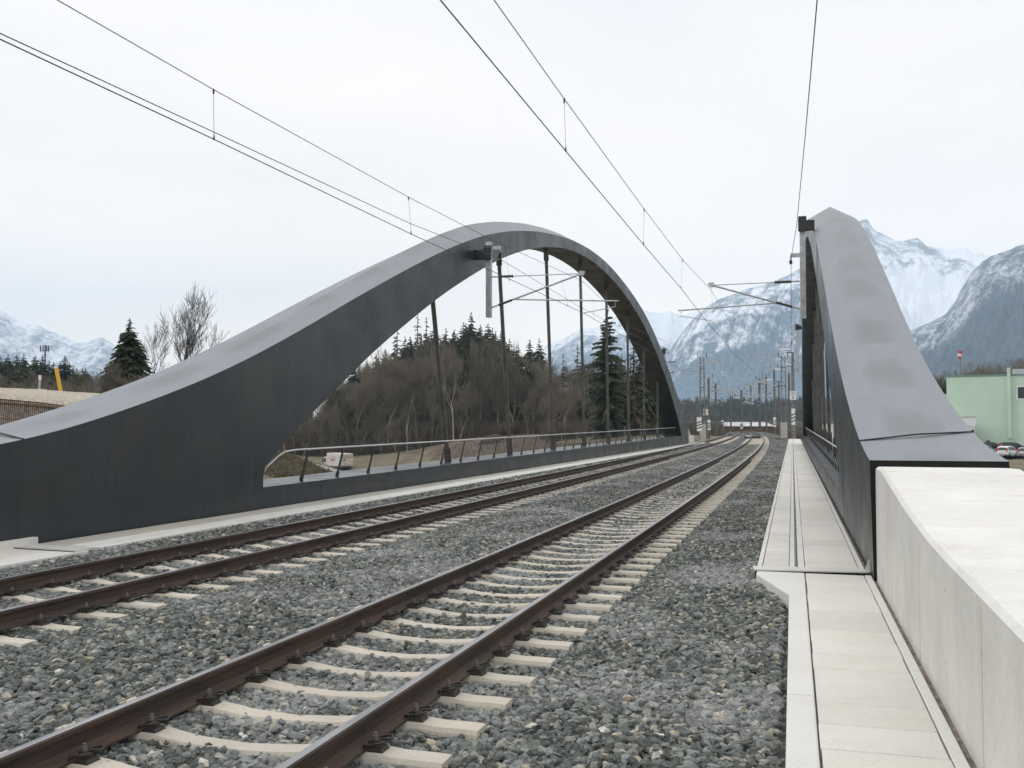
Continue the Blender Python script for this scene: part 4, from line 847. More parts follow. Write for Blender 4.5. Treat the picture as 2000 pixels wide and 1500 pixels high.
BIGS=mk('spruce',*spruce_mesh(77,wid=.205,whorls=36,nb=10,droop=.2,gap=.33,segs=7,leaf=.9,irregular=.35),'bark','needles')
DENSE=mk('conifer',*spruce_mesh(78,wid=.30,whorls=46,nb=16,droop=.3,segs=6,irregular=.18),'bark','needles')
LARCH=[mk('larch',*spruce_mesh(90+k,wid=.14,whorls=24,nb=5,gap=.3,segs=4,leaf=.5,irregular=.4),'bark','browneedle') for k in range(2)]
BARE=[mk('bare',*bare_mesh(250+k,spread=.36,levels=6,nkids=3,trunk=.55,up=.5,r0=.008),'bark2','twig') for k in range(3)]+[mk('bare',*bare_mesh(200+k,spread=.5+.06*(k%3),levels=6,nkids=3,trunk=.34),'bark2','twig') for k in range(4)]
BIRCH=[mk('birch',*bare_mesh(300+k,spread=.4,levels=5,nkids=3,trunk=.6,up=.35,r0=.009),'birch','twig') for k in range(2)]
OLD=[mk('old',*bare_mesh(400+k,spread=.58,levels=5,nkids=3,trunk=.5,wob=.22,r0=.015,twr=.0015,up=.17),'oldbark','oldbark') for k in range(3)]
def tree(name,meshes,loc,h,label,group,wx=1.,lean=0):
    r=thing(name,label,'tree',tuple(loc),random.uniform(0,6.28),group)
    for m,nm in zip(meshes,('trunk','crown')):
        o=bpy.data.objects.new(nm,m); COL.objects.link(o); o.parent=r; o.scale=(h*wx,h*wx,h); o.rotation_euler=(lean,0,0)
    return r
def gp(px,d): p=at(px,828,d); return p.x,p.y,zt1(p.x,p.y)
def hby(px,ytop,d): x,y,z=gp(px,d); return (x,y,z),at(px,ytop,d).z-z
# skyline of the wooded rise seen through the left arch (pixel x -> top y)
sk_x=[520,560,600,640,680,700,740,780,830,870,900,930,960,1000,1040,1080,1110,1140,1170,1220,1260,1290,1320]
sk_y=[860,835,800,745,705,685,665,650,640,632,640,625,640,655,680,690,690,685,680,680,690,720,770]
def sky_y(px): return float(np.interp(px,sk_x,sk_y))
G='wood behind the left arch'
gb='bare brown trees of the wood seen through the left arch'; gs='spruces standing in the wood seen through the left arch'; gl='thin brown larches in the wood seen through the left arch'
R=random.Random(5)
for k in range(175):
    px=R.uniform(525,1300); d=R.uniform(198,262) if px<1060 else R.uniform(165,240); loc,h=hby(px,sky_y(px)+R.uniform(4,85),d); 
    if h<4: h=R.uniform(5,9)
    h=min(h,30); x,y,z=loc; tree('bare_tree',R.choice(BARE),(x,y,z-.2),h,'leafless brown tree in the wood seen through the left arch',gb,wx=R.uniform(.8,1.25))
for k in range(62):
    px=R.uniform(530,1240); d=R.uniform(192,212) if px<1060 else R.uniform(152,175); x,y,z=gp(px,d); tree('bare_tree',R.choice(BARE),(x,y,z-.3),R.uniform(6,13),'leafless brown tree in the wood seen through the left arch',gb,wx=R.uniform(.9,1.4))
for px,yt,d in ((920,608,235),(905,628,240),(938,632,232),(870,640,240),(848,650,242),(858,668,236),(836,655,238),(955,640,238),(968,645,232),(980,640,228),(1035,662,215),(1053,660,213),(1012,672,220),(995,660,226),(790,655,246),(770,668,246),(752,680,246),(735,690,246),(812,665,243),(716,700,244),(700,715,244),(885,650,236),(1262,705,150),(1275,740,150),(1250,690,165),(1290,745,150),(660,760,240),(680,735,244),(1140,720,190),(1160,735,185),(1090,740,200)):
    loc,h=hby(px,yt,d); tree('spruce_tree',SPR[R.randrange(5)],loc,h,'dark spruce rising in the wood seen through the left arch',gs,wx=R.uniform(.8,1.15))
for k in range(34):
    px=R.uniform(800,1010); loc,h=hby(px,sky_y(px)+R.uniform(-6,34),R.uniform(232,258)); tree('spruce_tree',SPR[R.randrange(5)],loc,min(h,30),'dark spruce rising in the wood seen through the left arch',gs,wx=R.uniform(.9,1.25))
for k in range(30):
    px=R.uniform(640,1300); d=R.uniform(228,256) if px<1060 else R.uniform(160,230); loc,h=hby(px,sky_y(px)+R.uniform(5,60),d); h=max(6,min(h,27)); tree('spruce_tree',SPR[R.randrange(5)],loc,h,'dark spruce rising in the wood seen through the left arch',gs,wx=R.uniform(.9,1.3))
for px,yt,d in ((775,625,244),(815,610,243),(832,618,242),(1100,690,180),(1128,672,182),(1160,690,178),(1232,690,150),(1215,700,152)):
    loc,h=hby(px,yt,d); tree('larch_tree',LARCH[R.randrange(2)],loc,h,'thin brownish larch without leaves in the wood seen through the left arch',gl)
loc,h=hby(1187,595,138); tree('spruce_tree',BIGS,loc,h,'tall broad dark spruce with hanging boughs, the biggest one seen through the left arch',None,1.0)
loc,h=hby(1238,655,140); tree('larch_tree',LARCH[0],loc,h,'tall brown half-bare conifer just right of the biggest spruce',None,1.5)
for (px,yt,d,l) in ((886,672,190,'pale white-barked birch with forked crown in front of the wood'),(795,720,196,'thin white birch trunk in the middle of the brown wood')):
    loc,h=hby(px,yt,d); tree('birch_tree',BIRCH[0 if px>800 else 1],loc,h,l,None)
# left edge of the picture
gw='dark firs of the wood behind the gravel-filled cage'
for px in range(-30,190,9):
    px2=px+R.uniform(-4,4); yt=np.interp(px2,[-30,0,30,60,100,140,170,190],[690,690,695,690,695,700,725,745])+R.uniform(-6,16); loc,h=hby(px2,yt,190+R.uniform(0,35)); x,y,z=loc
    tree('fir_tree',SPR[R.randrange(5)],loc,h,'dark fir in the wood behind the gravel-filled cage',gw,wx=R.uniform(1.1,1.6))
for px in range(-20,230,14):
    loc,h=hby(px+R.uniform(-5,5),R.uniform(715,745),140+R.uniform(0,30)); tree('bare_tree',R.choice(BARE),loc,h,'leafless tree in the wood behind the gravel-filled cage','bare trees behind the gravel-filled cage',wx=1.2)
loc,h=hby(250,620,80); tree('conifer_tree',DENSE,loc,h,'dense dark cone-shaped evergreen standing over the left arch beam',None,1.12)
for i,(px,yt,d,l) in enumerate(((372,533,75,'tallest leafless tree with open crown above the left arch'),(322,552,77,'leafless tree with narrow upright crown between the evergreen and the tallest bare tree'),(288,598,74,'lower spreading leafless tree touching the dense evergreen'))):
    loc,h=hby(px,yt,d); tree('bare_tree',OLD[i],loc,h,l,None,wx=.8)
for px in (205,235,262,285,300,330,350): loc,h=hby(px,R.uniform(700,735),70); tree('bare_shrub',R.choice(BARE),loc,h,'brown leafless shrub at the foot of the dense evergreen','shrubs around the dense evergreen',wx=1.3)
# right side: bare hill trees behind the green hall
for k in range(26):
    px=R.uniform(1835,2040); loc,h=hby(px,float(np.interp(px,[1830,1880,1930,2000,2050],[722,715,695,688,685]))+R.uniform(0,14),R.uniform(290,330)); 
    tree('bare_tree',R.choice(BARE),loc,h,'leafless tree on the rise behind the pale green hall','bare trees behind the green hall',wx=1.2)
for px,yt,d in ((1807,725,260),(1868,722,255),(1840,738,255),(1820,745,250),(1832,742,240),(1815,735,262),(1847,742,238)): loc,h=hby(px,yt,d); tree('spruce_tree',SPR[R.randrange(5)],loc,h,'dark spruce between the right arch and the pale green hall','spruces beside the green hall',wx=1.5)
# undergrowth: many thin upright twigs
def scrub(name,boxes,n,label,m,hh=(1.5,4.5),w=.03):
    V=[];Fc=[]
    for k in range(n):
        px0,px1,d0,d1,hmul=R.choice(boxes); px=R.uniform(px0,px1); d=R.uniform(d0,d1); p=at(px,828,d); V.append((p.x,p.y))
    xy=np.array(V); z=ter(xy[:,0],xy[:,1]); n_=len(xy); r=np.random.default_rng(3); h=r.uniform(hh[0],hh[1],n_); a=r.uniform(0,6.28,n_); ln=r.normal(0,.28,(n_,2))*h[:,None]
    c,s=np.cos(a)*w,np.sin(a)*w; b0=np.stack([xy[:,0]-c,xy[:,1]-s,z-.2],1); b1=np.stack([xy[:,0]+c,xy[:,1]+s,z-.2],1); mid=np.stack([xy[:,0]+ln[:,0]*.45,xy[:,1]+ln[:,1]*.45,z+h*.55],1)
    t0=np.stack([xy[:,0]+ln[:,0]-c*.4,xy[:,1]+ln[:,1]-s*.4,z+h],1); t1=t0+np.stack([c*.8,s*.8,c*0],1)
    q0=mid+np.stack([c*1.,s*1.,c*0],1); u0=mid+np.stack([-ln[:,1]*.5,ln[:,0]*.5,h*.3],1); u1=u0+np.stack([c*.5,s*.5,c*0],1)
    Vv=np.concatenate([b0,b1,t1,t0,mid,q0,u1,u0]); i=np.arange(n_); Fc=np.concatenate([np.stack([i,i+n_,i+2*n_,i+3*n_],1),np.stack([i+4*n_,i+5*n_,i+6*n_,i+7*n_],1)])
    tag(addobj(name,npmesh(name,Vv,Fc,m)),label,'undergrowth',kind='stuff')
scrub('undergrowth',[(520,1060,200,250,1),(520,1060,196,215,1),(1060,1310,150,210,1),(560,1060,198,230,1)],60000,'tangled brown leafless undergrowth below the trees seen through the left arch',M['brush'],(.8,3.2),.035)
scrub('undergrowth',[(-30,330,95,150,1),(-30,420,72,100,1)],16000,'brown brushwood below the trees on the left','twig',(.8,2.),.03)
scrub('dry_grass',[(500,760,44,66,1),(560,1300,110,180,1),(860,1300,90,130,1)],26000,'short dry grass on the slopes beyond the left arch',M['ground'],(.12,.35),.03)
scrub('brushwood',[(1320,1412,190,260,1),(1405,1570,250,300,1),(1512,1570,200,260,1)],8000,'reddish brown brushwood around the brick shed far ahead','twig',(1.,3.),.05)
# distant woods as one mass
def farwood(name,spec,label,m):
    V=[];Fc=[]
    for px0,px1,d0,d1,n,y0,y1 in spec:
        for k in range(n):
            px=R.uniform(px0,px1); d=R.uniform(d0,d1); p=at(px,828,d); f=(d-d0)/(d1-d0+1e-6); yt=y0+(y1-y0)*f+R.uniform(-5,6)+8*(vn(np.array(px*.03),np.array(d*.01))-.5); zt_=at(px,yt,d).z; hgt=R.uniform(.05,.075)*d*.4; wd=hgt*R.uniform(.13,.2); z0=zt_-hgt
            o=len(V); nn=6
            for lv in range(4):
                zz=z0+hgt*lv*.24; 
                for j in range(nn): a=6.283*j/nn+lv; r_=wd*(1-.24*lv)*R.uniform(.7,1.25); V.append((p.x+r_*math.cos(a),p.y+r_*math.sin(a),zz))
                V.append((p.x,p.y,min(zt_,zz+hgt*.42))); 
                for j in range(nn): Fc.append((o+lv*(nn+1)+j,o+lv*(nn+1)+(j+1)%nn,o+lv*(nn+1)+nn))
    tag(addobj(name,npmesh(name,np.array(V),np.array(Fc),m)),label,'wood',kind='stuff')
M['farwood']=mat('distant_wood',(.035,.045,.04),1,0,two((.025,.036,.032),(.075,.06,.05),.02,.45,.6),spec=.1)
farwood('far_wood',[(1300,1580,620,900,2200,815,776),(1560,1760,620,900,700,815,776),(1290,1330,300,500,60,800,775)],'blue-dark wooded band far ahead beyond the tracks','farwood')
# low hill under the far wood
V=[];n1=60
for a in range(n1):
    px=1150+a*14.; 
    for d,yy in ((300,834),(560,826),(640,822),(900,792),(1000,800),(1100,840)): V.append(tuple(at(px,yy,d)))
i,j=np.meshgrid(np.arange(n1-1),np.arange(5),indexing='ij'); q=i*6+j; tag(addobj('far_hill',npmesh('far_hill',np.array(V),np.stack([q,q+1,q+7,q+6],-1).reshape(-1,4),'farwood',True)),kind='structure')
# ------------------------------------------------------------------ buildings
M['green']=mat('mint_render',(.52,.68,.55),.85,0,two((.49,.655,.52),(.54,.70,.57),.25),bump=(2,.1,.01)); M['greentrim']=mat('teal_trim',(.12,.25,.22),.5); M['cream']=mat('cream_cladding',(.66,.65,.60),.7); M['brick']=mat('brick_red',(.3,.12,.07),.9,0,two((.12,.075,.06),(.27,.15,.10),1.2,stretch=(1,1,.3))); M['orange']=mat('orange_paint',(.42,.16,.08),.6); M['roofw']=mat('pale_roof',(.5,.48,.5),.7,0,two((.38,.37,.39),(.58,.56,.59),.6))
RX=Vector(RT); DX=Vector((-math.sin(YAW),math.cos(YAW),0))
def frame(px,d,z=0): p=at(px,828,d); p.z=z; return p
def lbox(mb,O,x0,x1,y0,y1,z0,z1,ang=0,mi=0):
    u=Vector((math.cos(YAW+ang),math.sin(YAW+ang),0)); v=Vector((-u.y,u.x,0)); vs=[O+u*x+v*y+Vector((0,0,z)) for z in (z0,z1) for x,y in ((x0,y0),(x1,y0),(x1,y1),(x0,y1))]
    return mb.add(vs,[(3,2,1,0),(4,5,6,7),(0,1,5,4),(1,2,6,5),(2,3,7,6),(3,0,4,7)],mi)
D=178; s=D/F; g0=-3.9; O=frame(1850,D,0); ang=-.5   # green hall
zt=at(1850,736,D).z; bld=thing('industrial_hall','large pale mint green rendered hall with flat roof beyond the car park','building',(O.x,O.y,g0))
mb=MB(); lbox(mb,O,0,34,0,30,g0,zt,ang); part(mb,'wall','green',bld)
mb=MB(); lbox(mb,O,-.12,34.1,-.12,30.1,zt,zt+.28,ang); part(mb,'roof_edge','greentrim',bld)
xp=10.1; mb=MB(); lbox(mb,O,xp-.25,xp+.3,-.75,-.05,at(1972,855,D).z,zt+1.35,ang); part(mb,'duct','green',bld)
mb=MB(); lbox(mb,O,xp+.5,34,3,9,zt+.3,zt+1.3,ang); part(mb,'rooftop_unit','roofw',bld)
xw=11.5; z1=at(1990,756,172.5).z; z0=at(1990,778,172.5).z; mb=MB(); lbox(mb,O,xw-.25,xw+2.6,-.06,.1,z0-.2,z1+.15,ang); q_=part(mb,'window','white',bld); mb=MB(); lbox(mb,O,xw,xw+2.4,-.09,-.065,z0,z1,ang); g_=mb.build('pane','glass'); g_.parent=q_; g_.matrix_parent_inverse=Matrix.Identity(4); g_.location=(0,0,0)
mb=MB(); zv=at(1920,862,D).z; lbox(mb,O,6.4,6.9,-.05,.05,zv-.3,zv+.25,ang); part(mb,'vent_grille','dark',bld)
mb=MB(); lbox(mb,O,10,10.2,-.1,.05,zv+.9,zv+1.1,ang); part(mb,'wall_lamp','dark',bld)
# entrance annex
an=thing('entrance_annex','small white flat-roofed entrance box in front of the green hall','building',tuple(frame(1890,172,g0))); A=frame(1865,171,0); za=at(1870,815,171).z
mb=MB(); lbox(mb,A,-1.5,(1904-1865)*171/F,0,6,za-1.55,za,-.1); part(mb,'fascia','white',an)
mb=MB(); lbox(mb,A,-1.6,(1904-1865)*171/F+.06,-.05,6.05,za,za+.12,-.1); part(mb,'roof_edge','concg',an)
mb=MB(); lbox(mb,A,-1.4,(1904-1865)*171/F-.1,.1,5.9,za-2.1,za-1.55,-.1); part(mb,'wall','cream',an)
mb=MB(); lbox(mb,A,-1.4,(1904-1865)*171/F-.1,.1,5.9,g0,za-2.1,-.1); part(mb,'glazing','glass',an)
mb=MB()
for k in range(4): lbox(mb,A,-1.4+k*1.55,-1.3+k*1.55,.0,.1,g0,za-2.1,-.1)
for zz in (za-2.15,za-3.4): lbox(mb,A,-1.4,3.4,.0,.09,zz,zz+.1,-.1)
part(mb,'glazing_bars','white',an)
# corrugated shed behind
sh=thing('corrugated_hall','grey-white corrugated hall seen left of the green hall','building',tuple(frame(1830,215,g0))); B_=frame(1770,215,0); mb=MB(); zc=at(1835,770,215).z
lbox(mb,B_,-4,12,0,20,g0,zc,-.1); part(mb,'wall','cream',sh); mb=MB()
for k in range(36): lbox(mb,B_,-4+k*.44,-3.85+k*.44,-.05,0,g0,zc-.1,-.1)
part(mb,'cladding_ribs','roofw',sh)
# low cream building seen through the right arch
cb_=thing('low_building','low cream building with an orange gate seen between the right arch hangers','building',tuple(frame(1610,150,-3))); A=frame(1592,150,0); mb=MB(); lbox(mb,A,0,7,0,6,-3.5,at(1620,829,150).z,-YAW); part(mb,'wall','cream',cb_)
mb=MB(); lbox(mb,A,(1603-1592)*150/F-.35,(1607-1592)*150/F,-.08,-.01,-1.2,at(1605,838,150).z,-YAW); part(mb,'gate','orange',cb_)
mb=MB(); lbox(mb,A,-.1,7.1,-.05,6.05,at(1620,829,150).z,at(1620,829,150).z+.12,-YAW); part(mb,'roof_edge','roofw',cb_)
# brick shed far ahead
A=frame(1414,235,0); zs=at(1450,833,235).z; L_=(1508-1414)*235/F; hs_=thing('brick_shed','long low brick-red shed with pale roof at the end of the tracks','building',tuple(frame(1460,235,-1.5)))
mb=MB(); lbox(mb,A,0,L_,0,7,-1.6,zs,0); part(mb,'wall','brick',hs_)
mb=MB(); u=Vector((math.cos(YAW),math.sin(YAW),0)); v=Vector((-u.y,u.x,0)); e=[A-u*.5-v*.5+Vector((0,0,zs)),A+u*(L_+.5)-v*.5+Vector((0,0,zs)),A+u*(L_-.5)+v*3.5+Vector((0,0,zs+.95)),A+u*.4+v*3.5+Vector((0,0,zs+.95))]; mb.prism(e,(0,0,.1)); e2=[A-u*.5+v*7.5+Vector((0,0,zs)),A+u*(L_+.5)+v*7.5+Vector((0,0,zs)),e[2],e[3]]; mb.prism(e2,(0,0,.1)); part(mb,'roof','roofw',hs_)
mb=MB()
for k in range(9): lbox(mb,A,.5+k*1.28,.62+k*1.28,-.12,0,-1.6,zs,0)
part(mb,'wall_posts','bark',hs_)
mb=MB(); lbox(mb,A,L_*.33,L_*.6,-.3,-.14,-.9,.1,0); part(mb,'tarpaulin','orange',hs_)
# wind sock pole, antenna, poles
O=at(1877,740,170); r=thing('windsock_pole','thin pole with a red and white windsock above the green hall','windsock',tuple(at(1877,760,190))); mb=MB(); mb.tube([at(1877,760,190),at(1876,684,190)],.08,6); part(mb,'pole','galvd',r)
mb=MB(); a=at(1876,687,190); mb.tube([a+Vector((0,0,.1)),a+Vector((-.15,0,-.4))],[.5,.45],8); mb.tube([a+Vector((-.15,0,-.4)),a+Vector((-.2,0,-.9))],[.45,.35],8,1); mb.tube([a+Vector((-.2,0,-.9)),a+Vector((-.1,0,-1.4))],[.35,.25],8); part(mb,'windsock',['red','white'],r)
r=thing('antenna_mast','dark antenna mast with four panels above the trees on the far left','antenna',tuple(at(88,720,240))); mb=MB(); mb.tube([at(88,740,240),at(88,674,240)],.16,6); b0=at(79,686,240); b1=at(96,684,240); mb.bar(b0,b1,.15,.12); mb.bar(at(84,693,240),at(92,693,240),.12,.12); part(mb,'mast','dark',r)
for px in (79,84,91,95): mb=MB(); mb.bar(at(px,686,240),at(px,675,240),.22,.16,0,(1,0,0)); part(mb,'panel_antenna','dark',r)
mb=MB(); mb.tube([at(76.5,765,48),at(78,743,48),at(78,733,48)],.055,8); mb.tube([at(78,742,48),at(78,732.5,48)],.065,8,1); tag(mb.build('marker_post',['galv','white']),'short white topped post standing on the gravel-filled cage','post')
mb=MB(); mb.tube([at(119,768,46),at(109.5,718,46)],.085,8); mb.tube([at(109.6,719,46),at(109.3,716.5,46)],.088,8,1); tag(mb.build('marker_post',['yellow','white']),'leaning bright yellow post behind the gravel-filled cage','post')
# gravel-filled rusty cage (bewehrte Erde) on the left
M['gravel']=mat('beige_gravel',(.42,.37,.30),1,0,two((.26,.225,.18),(.58,.52,.43),9,detail=8),bump=(25,1,.04)); M['fill']=mat('fleece_fill',(.33,.31,.28),1,0,two((.22,.2,.18),(.46,.44,.4),4,stretch=(1,1,2))); M['rustbar']=mat('rusty_rebar',(.17,.085,.045),.9,0,two((.10,.05,.03),(.25,.12,.06),6))
gc=thing('gravel_cage','rusty steel mesh cage wall filled with gravel at the left edge','retaining wall',tuple(at(80,800,32)))
xsg=np.linspace(-260,330,46); DG=30.; 
def gpt(px,py,dd=0): return at(px,py,DG+dd+ (px-60)*.028)
tl=lambda px: float(np.interp(px,[-260,0,80,150,230,330],[770,781,788,797,806,815]))
bt=lambda px: float(np.interp(px,[-260,0,80,150,230,330],[748,757,760,766,771,779]))
V=[]
for px in xsg: 
    f0=gpt(px,tl(px)); bk=gpt(px,bt(px)+R.uniform(-.7,.7),9.); V+=[tuple(f0+Vector((0,0,-.05))),tuple(f0.lerp(bk,.08)+Vector((0,0,.12))),tuple(f0.lerp(bk,.45)+Vector((0,0,.05+R.uniform(-.03,.03)))),tuple(bk),tuple(bk+Vector((-.5,4,-2.5)))]
V=np.array(V); n_=len(xsg); i,j=np.meshgrid(np.arange(n_-1),np.arange(4),indexing='ij'); q=i*5+j; o=addobj('gravel_fill',npmesh('gravel_fill',V-np.array(gc.location),np.stack([q,q+1,q+6,q+5],-1).reshape(-1,4),'gravel',True)); o.parent=gc
mb=MB(); vs=[]
for px in xsg: f0=gpt(px,tl(px)); dn=f0+Vector((RT[0]*.9,RT[1]*.9,0))*.0+Vector(-FX)*.7+Vector((0,0,-3.2)); vs+=[f0+Vector((0,0,-.03)),dn]
mb.v=[tuple(v) for v in vs]
for k in range(n_-1): mb.f.append((2*k,2*k+1,2*k+3,2*k+2)); mb.m.append(0)
part(mb,'fleece','fill',gc)
mb=MB(); fo=Vector(-FX)*.06
for k in range(0,150):
    px=-250+k*3.9; f0=gpt(px,tl(px))+fo; dn=gpt(px+13,tl(px+13))+fo+Vector(-FX)*.7+Vector((0,0,-3.2)); mb.tube([f0+Vector((0,0,.03)),dn],.014,4)
for zz in (0,.1,.55,1.0,1.42,1.5,1.95,2.4):
    mb.tube([gpt(px,tl(px))+fo*1.2+Vector(-FX)*.7*zz/3.2+Vector((0,0,-zz+.02)) for px in xsg],.03 if zz in (0,.1,1.42,1.5) else .014,4)
part(mb,'steel_mesh','rustbar',gc)
# ------------------------------------------------------------------ vehicles
def wheel(mb,c,r,w,axis,mi=0,mi2=1): a=Vector(axis)*w/2; mb.tube([c-a,c+a],r,16,mi); mb.tube([c-a*1.05,c+a*1.05],r*.55,12,mi2)
M['truckw']=mat('truck_white',(.70,.68,.65),.5,0,two((.62,.6,.56),(.72,.7,.67),.8)); M['truckr']=mat('truck_rear',(.5,.46,.38),.6,0,two((.42,.38,.31),(.55,.52,.45),1.5)); M['teal']=mat('teal_print',(.05,.28,.24),.6); M['redp']=mat('red_print',(.42,.16,.16),.6)
TD=172; s=TD/F; P0=at(664,917,TD); zg=at(664,921,TD).z; tr=thing('box_truck','white box truck with worn red lettering parked on the road behind the left beam','truck',(P0.x,P0.y,zg))
# local frame: side direction towards the front (left and away), rear width direction (right and away)
ux=(at(631,905,TD+5.4)-at(664,905,TD)); ux.z=0; ux.normalize(); uy=Vector((-ux.y,ux.x,0)); 
if uy.dot(RX)<0: uy=-uy
cr=Vector((P0.x,P0.y,0)); hb=zg+.85; ht=at(664,886,TD).z; LL=5.3; WW=2.5
def tb(mb,a0,a1,b0,b1,z0,z1,mi=0): vs=[cr+ux*a+uy*b_+Vector((0,0,z)) for z in (z0,z1) for a,b_ in ((a0,b0),(a1,b0),(a1,b1),(a0,b1))]; return mb.add(vs,[(3,2,1,0),(4,5,6,7),(0,1,5,4),(1,2,6,5),(2,3,7,6),(3,0,4,7)],mi)
mb=MB(); tb(mb,0,LL,0,WW,hb,ht); bevel(part(mb,'cargo_box','truckw',tr),.04); mb=MB(); tb(mb,-.03,-.005,.08,WW-.08,hb+.1,ht-.12); part(mb,'rear_door','truckr',tr)
mb=MB(); tb(mb,LL+.1,LL+1.25,.05,WW-.05,zg+.5,ht-.75); bevel(part(mb,'cab','truckw',tr),.15); mb=MB(); tb(mb,LL+.45,LL+1.1,.03,.045,zg+1.45,ht-.95); part(mb,'side_window','glass',tr); mb=MB(); tb(mb,LL+1.1,LL+1.25,-.3,-.12,zg+1.5,zg+2.0); part(mb,'mirror','dark',tr)
mb=MB(); tb(mb,-.2,LL,.2,WW-.2,zg+.5,hb-.01); part(mb,'chassis','dark',tr)
for a in (1.2,LL+.6):
    for b_ in (.15,WW-.15): mb=MB(); wheel(mb,cr+ux*a+uy*b_+Vector((0,0,zg+.45)),.45,.3,uy); part(mb,'wheel',['tyre','galvd'],tr)
mb=MB(); tb(mb,-.12,-.03,.05,WW-.05,hb-.2,hb+.02); part(mb,'rear_bumper','dark',tr)
def text(body,size,pos,xd,zd,m,parent,name='lettering'):
    cu=bpy.data.curves.new(name,'FONT'); cu.body=body; cu.size=size; cu.align_x='CENTER'; cu.extrude=.003; cu.materials.append(M[m]); o=bpy.data.objects.new(name,cu); COL.objects.link(o); o.parent=parent
    x=Vector(xd).normalized(); z=Vector(zd).normalized(); y=z.cross(x); Mx=Matrix(((x.x,z.x,-y.x,0),(x.y,z.y,-y.y,0),(x.z,z.z,-y.z,0),(0,0,0,1))); o.matrix_basis=Matrix.Translation(Vector(pos)-Vector(parent.location))@Mx; return o
hh=ht-hb
# the lettering is illegible at this distance: rows of worn red strokes
mb=MB(); rt_=random.Random(4)
for z0_,z1_,a0_,a1_,st_w in ((.70,.76,1.9,3.6,.09),(.42,.62,1.8,2.6,.16),(.36,.58,2.75,3.6,.16),(.24,.27,2.0,3.5,.07)):
    a_=a0_
    while a_<a1_: tb(mb,a_,a_+st_w*.62,-.02,-.004,hb+hh*(z0_+rt_.uniform(0,.03)),hb+hh*(z1_-rt_.uniform(0,.03))); a_+=st_w
part(mb,'side_lettering','redp',tr)
mb=MB()
a_=.2
while a_<WW-.25: tb(mb,-.05,-.032,a_,a_+.12,hb+hh*(.64+rt_.uniform(0,.04)),hb+hh*(.76-rt_.uniform(0,.04))); a_+=.2
tb(mb,-.05,-.032,.62,1.05,hb+hh*.42,hb+hh*.58,1); tb(mb,-.05,-.032,.2,WW-.5,hb+.03,hb+.16)
part(mb,'rear_print',['redp','teal'],tr)
def car(px,py,d,ang,m,label,h=1.48,L=4.2,wd=1.75,group=None,red=True):
    p=at(px,py,d); r=thing('parked_car',label,'car',tuple(p),YAW+ang,group)
    # local x = length
    prof=[(-L/2,.32),(-L/2-.02,.62),(-L/2+.06,.95),(-L/2+.28,1.36),(-L/2+.5,h),(-.1,h+.02),(.55,h-.12),(1.1,.98),(1.75,.86),(L/2-.05,.68),(L/2,.45),(L/2-.08,.28),(-L/2+.1,.25)]
    hw=wd/2; mb=MB(); n=len(prof); vs=[]
    for y,k in ((-hw,0),(-hw+.02,1),(hw-.02,1),(hw,0)):
        for x,z in prof: ins=max(0,(z-.95))*.34; yy=y+(ins if y<0 else -ins); vs.append((x,yy,z))
    for i in range(3):
        for k in range(n): mb.f.append((i*n+k,i*n+(k+1)%n,(i+1)*n+(k+1)%n,(i+1)*n+k)); mb.m.append(0)
    mb.f.append(tuple(range(n))); mb.f.append(tuple(3*n+k for k in range(n))); mb.m+=[0,0]; mb.v=vs; o=mb.build('body',m); o.parent=r; o.location=(0,0,0); bevel(o,.05)
    def add(mbb,nm,mm): q=mbb.build(nm,mm); q.parent=r; return q
    ins=lambda z:max(0,z-.95)*.34
    for sy in (-1,1):
        pts=[(-L/2+.42,.98),(-L/2+.6,h-.14),(-.1,h-.12),(.5,h-.22),(.95,.99)]; mb=MB(); mb.prism([(x,sy*(hw-ins(z)+.006),z) for x,z in pts],(0,-sy*.02,0)); add(mb,'side_window','glass')
    mb=MB(); mb.add([(-L/2+.02,-.6,1.0),(-L/2+.02,.6,1.0),(-L/2+.24,.52,1.36),(-L/2+.24,-.52,1.36)],[(0,1,2,3)]); mb.v=[(x-.035,y,z) for x,y,z in mb.v]; add(mb,'rear_window','glass')
    mb=MB(); mb.add([(1.14,-.62,1.0),(1.14,.62,1.0),(.6,.55,h-.13),(.6,-.55,h-.13)],[(0,1,2,3)]); mb.v=[(x+.03,y,z+.02) for x,y,z in mb.v]; add(mb,'windscreen','glass')
    for sy in (-1,1):
        mb=MB(); mb.box((-L/2-.05,sy*(hw-.14)-.09,.75),(-L/2+.14,sy*(hw-.14)+.09,1.3)); add(mb,'tail_light','red')
        mb=MB(); mb.box((L/2-.18,sy*(hw-.25)-.16,.58),(L/2-.0,sy*(hw-.25)+.16,.72)); add(mb,'headlight','white')
        for x in (-L/2+.75,L/2-.8): mb=MB(); wheel(mb,Vector((x,sy*(hw-.1),.32)),.32,.2,(0,1,0)); add(mb,'wheel',['tyre','galv'])
    mb=MB(); mb.box((-L/2-.045,-.26,.72),(-L/2-.03,.26,.82)); add(mb,'number_plate','white')
    return r
M['carw']=mat('white_car_paint',(.72,.73,.75),.25,0,spec=.6); M['cardg']=mat('dark_green_car_paint',(.02,.05,.045),.2,.3); M['carb']=mat('black_car_paint',(.015,.017,.02),.2,.3); M['cars']=mat('silver_car_paint',(.35,.37,.38),.3,.6)
car(1968,891,150,math.radians(40),'carw','white hatchback with red tail lights, nearest to the concrete wall',1.55,3.9)
car(1935,881,163,math.radians(-5),'cardg','dark green car parked left of the white hatchback',1.5)
car(1978,882,160,math.radians(-3),'carb','black car parked directly behind the white hatchback',1.5)
car(1921,888,153,math.radians(30),'cars','grey car half hidden by the sloping end of the right arch',1.45)
car(2012,893,148,math.radians(35),'cars','silver car cut off by the right edge of the picture',1.5)
